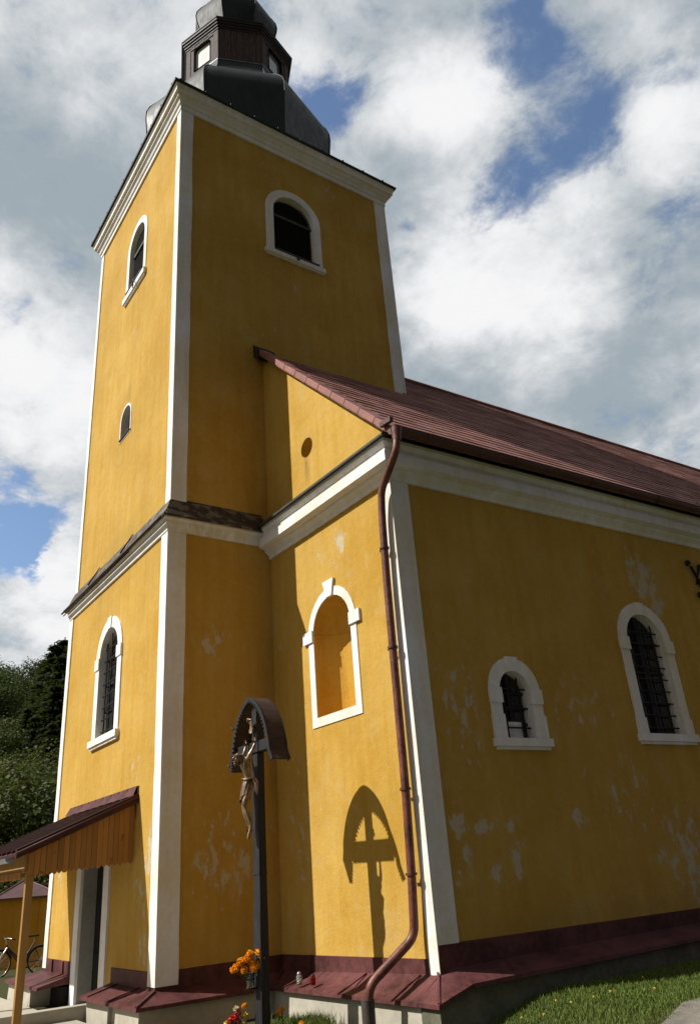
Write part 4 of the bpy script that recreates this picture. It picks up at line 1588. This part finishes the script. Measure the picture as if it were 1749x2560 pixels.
for j in range(NZ):
    t = j / (NZ - 1)
    z = 2.555 - .20 * t
    cy = YF - .066 - .045 * t
    for k in range(NL):
        a = 2 * math.pi * k / NL
        fold = .006 * math.sin(7 * a + 3 * t) + .004 * math.sin(13 * a)
        rx, ry = .060 + .006 * t + fold, .050 - .002 * t + fold
        vs.append((PX + rx * math.cos(a), cy + ry * math.sin(a), z + .025 * math.cos(a) * t - .02 * t * math.sin(2 * a)))
b.add(vs, [(j * NL + k, j * NL + (k + 1) % NL, (j + 1) * NL + (k + 1) % NL, (j + 1) * NL + k) for j in range(NZ - 1) for k in range(NL)], True)
b.tube([(PX + .07 * math.cos(a), YF - .066 + .058 * math.sin(a), 2.552 + .008 * math.sin(2 * a)) for a in [2 * math.pi * k / 20 for k in range(21)]], .013, 6)
for k in range(6):
    b.tube([(PX + .075, YF - .05 + .006 * k, 2.55), (PX + .10 + .004 * k, YF - .04 + .004 * k, 2.50), (PX + .088 + .004 * k, YF - .045 + .006 * k, 2.42 - .008 * k)], [.012, .013, .004], 5)
b.build("loincloth", 'bronze_dark', fig)
b = MB()
for x, y, z in ((PX - .107, YF - .03, 2.93), (PX + .107, YF - .03, 2.93), (PX + .002, YF - .06, 2.04)):
    b.tube([(x, y + .03, z), (x, y - .025, z)], .006, 6)
    b.ball((x, y - .025, z), .010, 6, 4)
b.split("nail", 'iron', fig)

# ------------------------------------------------------------------ flowers, vase, lanterns
rv = Vector((.47, .88, 0))
VC = Vector((1.395, .405))
vase = thing("glass_vase", (VC.x, VC.y, .63), "clear glass jar of water strapped to the front of the black cross, holding marigolds", "vase")
b = MB()
b.lathe((VC.x, VC.y), [(.0, .632), (.030, .630), (.034, .64), (.036, .70), (.038, .755), (.034, .755), (.032, .70), (.030, .645), (0, .642)], 18)
b.build("jar", 'glass', vase)
b = MB()
b.tube([(VC.x + .04 * math.cos(a), VC.y + .04 * math.sin(a), .70) for a in [2 * math.pi * k / 16 for k in range(17)]], .004, 5)
b.tube([(VC.x, VC.y + .04, .70), (PX - .02, PY - .04, .70)], .004, 5)
b.build("wire_loop", 'iron', vase)
b = MB()
b.box(VC.x - .04, VC.x + .04, VC.y - .03, PY - .044, .618, .628)
b.build("holder_plate", 'iron', vase)


def flower_head(b, c, r, petals=70, ball=True):
    c = Vector(c)
    if ball:
        b.ball(c, r * .72, 8, 6)
    for i in range(petals):
        u = random.uniform(-.75, 1)
        a = random.uniform(0, 6.283)
        q = math.sqrt(1 - u * u)
        n = Vector((q * math.cos(a), q * math.sin(a), u))
        t = n.cross(Vector((random.random() - .5, random.random() - .5, random.random() - .5))).normalized()
        s = n.cross(t)
        rr = r * random.uniform(.86, 1.06)
        w_ = r * .30
        p0 = c + n * r * .55
        b.add([p0 - t * w_ * .4, p0 + t * w_ * .4, c + n * rr + t * w_ + s * w_ * .3, c + n * rr * 1.03 + s * w_ * .8, c + n * rr - t * w_ + s * w_ * .3], [(0, 1, 2, 3, 4)])


def flower(name, head, r, root, label, group, mt, cat="flower"):
    t = thing(name, root, label, cat, group)
    b = MB()
    flower_head(b, head, r)
    b.build("blossom", mt, t)
    b = MB()
    h, ro = Vector(head), Vector(root)
    b.tube([ro, ro * .6 + h * .4 + Vector((0, 0, .03)), h - Vector((0, 0, r * .6))], [.005, .0045, .005], 6)
    for k in range(3):
        p_ = ro * (.6 - .12 * k) + h * (.4 + .12 * k)
        d_ = Vector((random.uniform(-1, 1), random.uniform(-1, 1), .5)).normalized() * .05
        s_ = d_.cross(Vector((0, 0, 1))).normalized() * .010
        b.add([p_, p_ + d_ * .5 + s_, p_ + d_, p_ + d_ * .5 - s_], [(0, 1, 2, 3)])
    b.build("stem", 'leafgreen', t)
    return t


MG = "orange marigolds in the jar on the cross"
heads = [(1.611, .93, "topmost orange marigold at the right of the jar on the black cross"), (1.423, .915, "upper left orange marigold leaning before the black post"),
         (1.227, .858, "orange marigold in the left arm of the bunch, second from the left end"), (1.357, .872, "orange marigold in the middle left of the bunch, slightly redder"),
         (1.100, .800, "large orange marigold drooping at the far left of the bunch"), (1.306, .782, "low orange marigold hanging left of the glass jar"),
         (1.455, .842, "orange marigold at the centre of the bunch, partly behind another"), (1.497, .795, "low orange marigold in front of the jar rim with deep orange centre"),
         (1.636, .823, "low orange marigold at the right end of the bunch against the black post"), (1.665, .885, "orange marigold on the right just under the topmost bloom")]
for i, (hx, hz, lab) in enumerate(heads):
    lat = (hx - 1.40) * .47
    dep = random.uniform(-.02, .02)
    c = Vector((VC.x, VC.y - .01, hz)) + rv * lat + Vector((.88, -.47, 0)) * (dep + .02)
    flower("marigold", c, .040 if i not in (4, 7) else .045, (VC.x + .012 * math.cos(i), VC.y + .012 * math.sin(i), .65), lab, MG, 'orange')
BG = "bright flowers in the bunch at the foot of the cross"
bt = Vector((1.28, .33))
low = [(1.209, .455, 'petal_cream', .030, "cream flower at the top of the bright bunch below the cross"), (1.377, .475, 'orange', .028, "orange red flower topping the bright bunch beside the cross"),
       (1.25, .425, 'petal_pink', .032, "salmon pink flower in the upper middle of the bright bunch"), (1.20, .395, 'petal_red', .032, "red flower just under the salmon one in the bright bunch"),
       (1.100, .372, 'petal_red', .034, "red flower at the left of the bright bunch above the yellow one"), (1.010, .338, 'petal_yellow', .032, "yellow flower low at the far left of the bright bunch"),
       (1.246, .350, 'petal_pink', .030, "salmon pink flower low in the centre of the bright bunch"), (1.39, .395, 'petal_yellow', .032, "pale yellow flower at the right of the bright bunch"),
       (1.10, .325, 'petal_red', .034, "lowest red flower in the bright bunch below the cross"), (1.36, .345, 'petal_cream', .03, "cream flower low at the right of the bright bunch")]
for hx, hz, mt, r, lab in low:
    lat = (hx - 1.25) * .47
    c = Vector((bt.x, bt.y, hz)) + rv * lat
    flower("cut_flower", c, r, (bt.x + rv.x * lat * .2, bt.y + rv.y * lat * .2, gz(bt.x, bt.y)), lab, BG, mt)
for hx, hy, hz, lab in ((1.262, .69, .385, "small orange marigold growing right of the cross foot, left one of the upper pair"), (1.345, .68, .425, "small orange marigold growing right of the cross foot, higher one of the pair"),
                        (1.60, .74, .315, "small orange marigold lowest in the tuft at the concrete plinth")):
    flower("garden_marigold", (hx + .17, hy, hz), .028, (hx + .17, hy, gz(hx, hy)), lab, "marigolds growing at the foot of the plinth", 'orange')


def candle(name, x, y, z, r, h, mt, label):
    t = thing(name, (x, y, z), label, "grave lantern")
    b = MB()
    b.lathe((x, y), [(0, z + .004), (r * .9, z), (r, z + .01), (r * 1.02, z + h * .62), (r * .7, z + h * .75), (r * .62, z + h * .74), (r * .92, z + h * .6), (r * .9, z + .015), (0, z + .014)], 16)
    b.build("glass_cup", mt, t)
    b = MB()
    b.lathe((x, y), [(r * .75, z + h * .75), (r * .78, z + h * .80), (r * .6, z + h * .9), (r * .3, z + h * .97), (0, z + h)], 14)
    b.build("lid", 'zinc' if mt == 'glass' else 'rust_iron', t)
    b = MB()
    b.lathe((x, y), [(0, z + .016), (r * .6, z + .016), (r * .6, z + h * .3), (0, z + h * .32)], 12)
    b.build("candle", 'petal_cream' if mt == 'glass' else 'petal_red', t)


candle("grave_lantern", .86, 1.27, .520, .032, .125, 'glass', "clear glass grave lantern on the maroon ledge beside the cross")
candle("grave_lantern", 1.09, 1.30, .526, .028, .105, 'red_glass', "small red glass grave lantern on the maroon ledge")

# ------------------------------------------------------------------ outbuilding and bicycle beyond the tower
vd = Vector((-.971, .24))
rd = Vector((.24, .971))
cp2 = Vector((CAM.x, CAM.y))
oc0 = cp2 + vd * 24.2
shed = thing("outbuilding", (oc0.x, oc0.y, -.1), "low yellow outbuilding with a maroon hipped roof behind the parked bicycle", "outbuilding")
fr_s = lambda s, z, d: (oc0.x + rd.x * s - vd.x * d, oc0.y + rd.y * s - vd.y * d, z)
lat0 = -.74
b = MB()
q = [(lat0, 0), (lat0 + 1.22, 0), (lat0 + 1.22, -1.6), (lat0, -1.6)]
b.hexa([fr_s(s, -.3, d) for s, d in q], [fr_s(s, 1.56, d) for s, d in q])
q = [(lat0 + 1.22, -.25), (lat0 + 4.0, -.25), (lat0 + 4.0, -1.6), (lat0 + 1.22, -1.6)]
b.hexa([fr_s(s, -.3, d) for s, d in q], [fr_s(s, 1.50, d) for s, d in q])
b.box(lat0 + 1.02, lat0 + 1.21, .0, .03, -.3, 1.50, fr_s)
b.build("wall", 'wall_yellow', shed)
b = MB()
e = [(lat0 - .14, .14), (lat0 + 1.5, .14), (lat0 + 1.5, -1.74), (lat0 - .14, -1.74)]
ap = fr_s(lat0 + .62, 1.98, -.7)
ev = [fr_s(s, 1.55, d) for s, d in e]
ev2 = [fr_s(s, 1.51, d) for s, d in e]
b.add(ev + ev2 + [ap], [(0, 1, 8), (1, 2, 8), (2, 3, 8), (3, 0, 8), (0, 4, 5, 1), (1, 5, 6, 2), (2, 6, 7, 3), (3, 7, 4, 0), (4, 7, 6, 5)])
for v_ in ev:
    b.tube([v_, ap], .025, 6)
b.build("roof", 'roof_far', shed)
b = MB()
b.box(lat0 + 1.52, lat0 + 4.1, -.15, .05, 1.50, 1.56, fr_s)
b.build("coping", 'roof_far', shed)

bc = cp2 + vd * 22.0
ZG = gz(bc.x, bc.y)
bike = thing("bicycle", (bc.x, bc.y, ZG), "silver and dark blue bicycle parked behind the porch post by the yellow outbuilding", "bicycle")
th = -0.25
bx = (rd * math.cos(th) - vd * math.sin(th) * 1).normalized()
by = Vector((bx.y, -bx.x))
fb = lambda s, z, d: (bc.x + bx.x * s + by.x * d, bc.y + bx.y * s + by.y * d, ZG + z)
RW = .275
sF, sR = -.56, .37


def wheel(s):
    b = MB()
    b.tube([fb(s + RW * math.cos(a), RW + RW * math.sin(a), 0) for a in [2 * math.pi * k / 36 for k in range(37)]], .016, 7, cap=False)
    wq = b.build("wheel", 'rubber', bike)
    b = MB()
    b.tube([fb(s + (RW - .02) * math.cos(a), RW + (RW - .02) * math.sin(a), 0) for a in [2 * math.pi * k / 36 for k in range(37)]], .009, 6, cap=False)
    for k in range(18):
        a = 2 * math.pi * k / 18
        b.tube([fb(s, RW, .02 * (-1) ** k), fb(s + (RW - .02) * math.cos(a), RW + (RW - .02) * math.sin(a), 0)], .0025, 4)
    b.tube([fb(s, RW, -.04), fb(s, RW, .04)], .018, 8)
    b.build("rim", 'chrome', wq)


wheel(sF)
wheel(sR)
b = MB()
for a, c, r in (((sF + .17, .62), (sF + .53, RW), .020), ((sF + .20, .55), (sF + .46, RW - .01), .016), ((sR - .16, .66), (sF + .53, RW - .01), .018), ((sR, RW), (sF + .53, RW - .01), .011), ((sR, RW), (sR - .14, .56), .011), ((sF + .16, .66), (sF + .21, .52), .022)):
    b.tube([fb(a[0], a[1], 0), fb(c[0], c[1], 0)], r, 8)
b.build("frame", 'bike_blue', bike)
b = MB()
for sg in (-1, 1):
    b.tube([fb(sF, RW, .05 * sg), fb(sF + .10, .50, .045 * sg), fb(sF + .17, .60, .01 * sg)], .016, 8)
b.tube([fb(sF + .17, .60, 0), fb(sF + .13, .76, 0)], .014, 8)
b.build("fork", 'chrome', bike)
b = MB()
b.tube([fb(sF + .20, .78, -.24), fb(sF + .13, .80, -.12), fb(sF + .11, .77, 0), fb(sF + .13, .80, .12), fb(sF + .20, .78, .24)], .011, 7)
hb = b.build("handlebar", 'chrome', bike)
b = MB()
for sg in (-1, 1):
    b.tube([fb(sF + .19, .783, .21 * sg), fb(sF + .26, .765, .28 * sg)], .016, 7)
b.split("grip", 'rubber', hb)
b = MB()
b.tube([fb(sR - .16, .64, 0), fb(sR - .19, .76, 0)], .012, 7)
b.build("seat_post", 'chrome', bike)
b = MB()
q = [(-.16, .012), (-.06, .03), (.05, .075), (.10, .07), (.11, .0)]
b.hexa([fb(sR - .19 + s, .77, d) for s, d in q] + [fb(sR - .19 + s, .77, -d) for s, d in q[::-1]], [fb(sR - .19 + s, .80 + .01 * (s > 0), d * .9) for s, d in q] + [fb(sR - .19 + s, .80 + .01 * (s > 0), -d * .9) for s, d in q[::-1]])
b.build("saddle", 'rubber', bike)
b = MB()
b.tube([fb(sF + .53 + .08 * math.cos(a), RW - .01 + .08 * math.sin(a), .03) for a in [2 * math.pi * k / 16 for k in range(17)]], .009, 5, cap=False)
b.tube([fb(sF + .53, RW, -.07), fb(sF + .53, RW, .07)], .014, 6)
b.tube([fb(sF + .53, RW, .06), fb(sF + .60, RW - .11, .06)], .010, 6)
b.box(sF + .56, sF + .66, .06, .13, RW - .125, RW - .10, fb)
b.build("crank", 'rubber', bike)
b = MB()
for s, z in ((sF + .17, RW - .2), (sR - .13, RW - .12), (sR + .10, RW - .1)):
    b.box(s, s + .05, -.03, .03, z, z + .025, fb)
b.split("reflector", 'reflector', bike)
b = MB()
for s in (sF, sR):
    b.tube([fb(s + (RW + .03) * math.cos(a), RW + (RW + .03) * math.sin(a), 0) for a in [(.1 + .9 * k / 14) * math.pi for k in range(15)]], .014, 6)
b.split("mudguard", 'bike_blue', bike)

# ------------------------------------------------------------------ trees on the hillside
def crown_mesh(name, kind, mt, n_clump, leaf, seed, hgt, wid):
    random.seed(seed)
    b = MB()
    if kind == 'round':
        clumps = []
        for i in range(n_clump):
            a, u = random.uniform(0, 6.283), random.uniform(-.75, 1)
            q = math.sqrt(max(0, 1 - u * u))
            rr = random.uniform(.45, 1.0)
            clumps.append((Vector((wid * q * math.cos(a) * rr, wid * q * math.sin(a) * rr, hgt * .60 + hgt * .40 * u * rr)), wid * random.uniform(.22, .40)))
        for c, r in clumps:
            for k in range(135):
                a, u = random.uniform(0, 6.283), random.uniform(-.6, 1)
                q = math.sqrt(1 - u * u)
                nrm_ = Vector((q * math.cos(a), q * math.sin(a), u))
                p = c + nrm_ * r * random.uniform(.65, 1.12)
                nl = (nrm_ + Vector((random.uniform(-.9, .9), random.uniform(-.9, .9), random.uniform(-.5, .9)))).normalized()
                t = nl.cross(Vector((.3, .2, 1))).normalized()
                s = nl.cross(t)
                l = leaf * random.uniform(.6, 1.25)
                b.add([p - t * l * .5, p + s * l * .38, p + t * l * .5, p - s * l * .38], [(0, 1, 2, 3)])
    else:
        tiers = 16
        for i in range(tiers):
            f = i / tiers
            zz = hgt * (.12 + .86 * f)
            rr = wid * (1 - f) ** .85 * random.uniform(.85, 1.1) + .15
            nb2 = 15 if f < .6 else 9
            for k in range(nb2):
                a = 6.283 * (k + random.random() * .8) / nb2
                dr = rr * random.uniform(.75, 1.08)
                for q in range(7):
                    s0 = (q + .5) / 7
                    for h in range(5):
                        p = Vector((math.cos(a) * dr * s0 + random.uniform(-.15, .15), math.sin(a) * dr * s0 + random.uniform(-.15, .15), zz - .20 * rr * s0 + random.uniform(-.16, .16)))
                        t = Vector((math.cos(a + random.uniform(-1.1, 1.1)), math.sin(a + random.uniform(-1.1, 1.1)), random.uniform(-.6, .1))).normalized()
                        s = t.cross(Vector((random.uniform(-.4, .4), random.uniform(-.4, .4), 1))).normalized()
                        l = leaf * random.uniform(.8, 1.5)
                        b.add([p - t * l * .4, p + s * l * .22, p + t * l * .7, p - s * l * .22], [(0, 1, 2, 3)])
    return b


def proto(name, kind, mt, n_clump, leaf, seed, hgt, wid, label, group):
    t = thing(name, (0, 0, 0), label, "tree", group)
    cb = crown_mesh(name, kind, mt, n_clump, leaf, seed, hgt, wid)
    cb.build("crown", mt, t, base=(0, 0, 0))
    b = MB()
    b.tube([(0, 0, -.6), (.05, 0, hgt * .3), (.0, .08, hgt * .6), (.05, .0, hgt * (.8 if kind == 'round' else .97))], [wid * .085, wid * .065, wid * .04, wid * .012], 8)
    if kind == 'round':
        for k in range(6):
            a = k * 1.05
            b.tube([(0, 0, hgt * (.28 + .05 * k)), (wid * .35 * math.cos(a), wid * .35 * math.sin(a), hgt * (.45 + .05 * k)), (wid * .7 * math.cos(a), wid * .7 * math.sin(a), hgt * (.55 + .06 * k))], [wid * .035, wid * .025, wid * .006], 6)
    b.build("trunk", 'bark', t, base=(0, 0, 0))
    return t


PROT = [proto("broadleaf_tree", 'round', 'leaf_dark', 80, .20, 11, 7.6, 3.1, "dark green broadleaf tree among the crowded trees on the wooded hillside", "dark broadleaf trees on the hillside"),
        proto("broadleaf_tree", 'round', 'leaf_mid', 76, .19, 12, 6.6, 3.0, "mid green broadleaf tree among the crowded trees on the wooded hillside", "mid green broadleaf trees on the hillside"),
        proto("broadleaf_tree", 'round', 'leaf_olive', 66, .17, 13, 5.6, 2.5, "light olive green broadleaf tree among the crowded trees on the wooded hillside", "olive broadleaf trees on the hillside"),
        proto("conifer_tree", 'spruce', 'needle', 0, .30, 14, 9.5, 2.7, "very dark conifer at the top of the wooded hillside beside the tower edge", "dark conifers at the hilltop"),
        proto("bush", 'round', 'leaf_olive', 44, .13, 15, 2.6, 1.7, "low bushy olive shrub at the foot of the wooded hillside", "shrubs at the foot of the hillside")]
PROT[4]['category'] = "bush"
used = [False] * 5


def put_tree(k, x, y, s, rz):
    src = PROT[k]
    if not used[k]:
        used[k] = True
        t = src
    else:
        t = src.copy()
        COL.objects.link(t)
        for ch in src.children:
            c = ch.copy()
            COL.objects.link(c)
            c.parent = t
    t.location = Vector((x, y, gz(x, y) - .15)) * S
    t.rotation_euler = (0, 0, rz)
    t.scale = (s * random.uniform(.9, 1.1), s * random.uniform(.9, 1.1), s)
    return t


random.seed(21)
rows_ = [(30, 4, .8), (34, 2, .9), (39, 1, .85), (45, 2, 1.0), (51, 1, 1.0), (58, 0, .95), (65, 2, 1.1), (73, 1, 1.0), (81, 0, 1.05), (90, 2, 1.2), (99, 0, 1.1), (108, 1, 1.1), (117, 0, 1.1)]
for d_, kk, s_ in rows_:
    wd_ = {0: 4.3, 1: 4.2, 2: 3.7, 4: 2.4}[kk] * s_
    a = .145 + random.uniform(0, wd_ / d_)
    while a < .31:
        k_ = kk if random.random() < .55 else random.choice([0, 1, 2] if kk != 4 else [4, 4, 2])
        dd_ = d_ + random.uniform(-2.5, 2.5)
        if not (a > .218 and 48 < d_ < 100):
            put_tree(k_, CAM.x - dd_ * math.cos(a), CAM.y + dd_ * math.sin(a), s_ * random.uniform(.75, 1.15) * (.7 if (k_ == 2 and kk == 4) else 1), random.uniform(0, 6.28))
        a += wd_ / d_ * random.uniform(.8, 1.15)
for a, d_, s_ in ((.236, 104, .95), (.250, 108, 1.15), (.262, 103, 1.2), (.246, 98, .95), (.270, 99, 1.1), (.256, 94, .9), (.228, 66, .85), (.238, 64, 1.0), (.247, 63, 1.1), (.256, 61, 1.12), (.266, 62, 1.15), (.243, 58, .82), (.252, 57, .9), (.262, 58, .95), (.275, 60, 1.1), (.232, 54, .7), (.242, 51, .66), (.251, 50, .7), (.261, 52, .74), (.222, 60, .7), (.246, 70, 1.2), (.257, 71, 1.25), (.266, 69, 1.2), (.236, 73, 1.0)):
    put_tree(3, CAM.x - d_ * math.cos(a), CAM.y + d_ * math.sin(a), s_, random.uniform(0, 6.28))

# ------------------------------------------------------------------ grass and dandelions
random.seed(5)
b = MB()


def blade(x, y, h):
    z = gz(x, y)
    a = random.uniform(0, 6.283)
    wv_ = Vector((math.cos(a), math.sin(a), 0)) * .0045
    ln = Vector((random.uniform(-1, 1), random.uniform(-1, 1), 0)) * h * .45
    p = Vector((x, y, z - .005))
    b.add([p - wv_, p + wv_, p + ln * .35 + Vector((0, 0, h * .6)) + wv_ * .7, p + ln * .35 + Vector((0, 0, h * .6)) - wv_ * .7, p + ln + Vector((0, 0, h))], [(0, 1, 2, 3), (3, 2, 4)])


cnt = 0
while cnt < 46000:
    y = random.uniform(1.2, 6.5)
    x = random.uniform(3.12, 4.9)
    ex = 4.68 + .10 * math.sin(y * 1.7) + (.35 if y < 1.2 else 0) + random.uniform(-.12, .12)
    if x > ex or x < kx(y) + .27:
        continue
    blade(x, y, random.uniform(.012, .034) + .025 * random.random() ** 4 + .012 * max(0, math.sin(x * 5.1) * math.sin(y * 3.7)))
    cnt += 1
for i in range(2600):
    x, y = random.gauss(1.65, .28), random.gauss(.95, .10)
    if y > 1.22:
        continue
    blade(x, y, random.uniform(.05, .17) * (1.1 if abs(x - 1.6) < .25 else .75))
for i in range(2500):
    x, y = random.uniform(.9, 3.3), random.uniform(.1, 1.2)
    blade(x, y, random.uniform(.03, .07))
o = b.build("grass", 'grass')
o['kind'] = 'stuff'
dl = None
for i, (x, y) in enumerate(((3.45, 1.95), (3.62, 2.05), (3.55, 2.3), (3.72, 2.3), (3.85, 2.45), (3.9, 2.62), (4.15, 2.9), (3.65, 3.4))):
    if dl is None:
        dl = thing("dandelion", (0, 0, 0), "tiny yellow dandelion in the grass strip beside the nave", "dandelion", "dandelions in the grass")
        q = MB()
        flower_head(q, (0, 0, .045), .011, 40)
        q.build("blossom", 'petal_yellow', dl)
        q = MB()
        q.tube([(0, 0, 0), (.004, 0, .045)], .0025, 5)
        q.build("stem", 'leafgreen', dl)
        t = dl
    else:
        t = dl.copy()
        COL.objects.link(t)
        for ch in dl.children:
            c = ch.copy()
            COL.objects.link(c)
            c.parent = t
    t.location = Vector((x, y, gz(x, y))) * S
    t.rotation_euler = (0, 0, i)
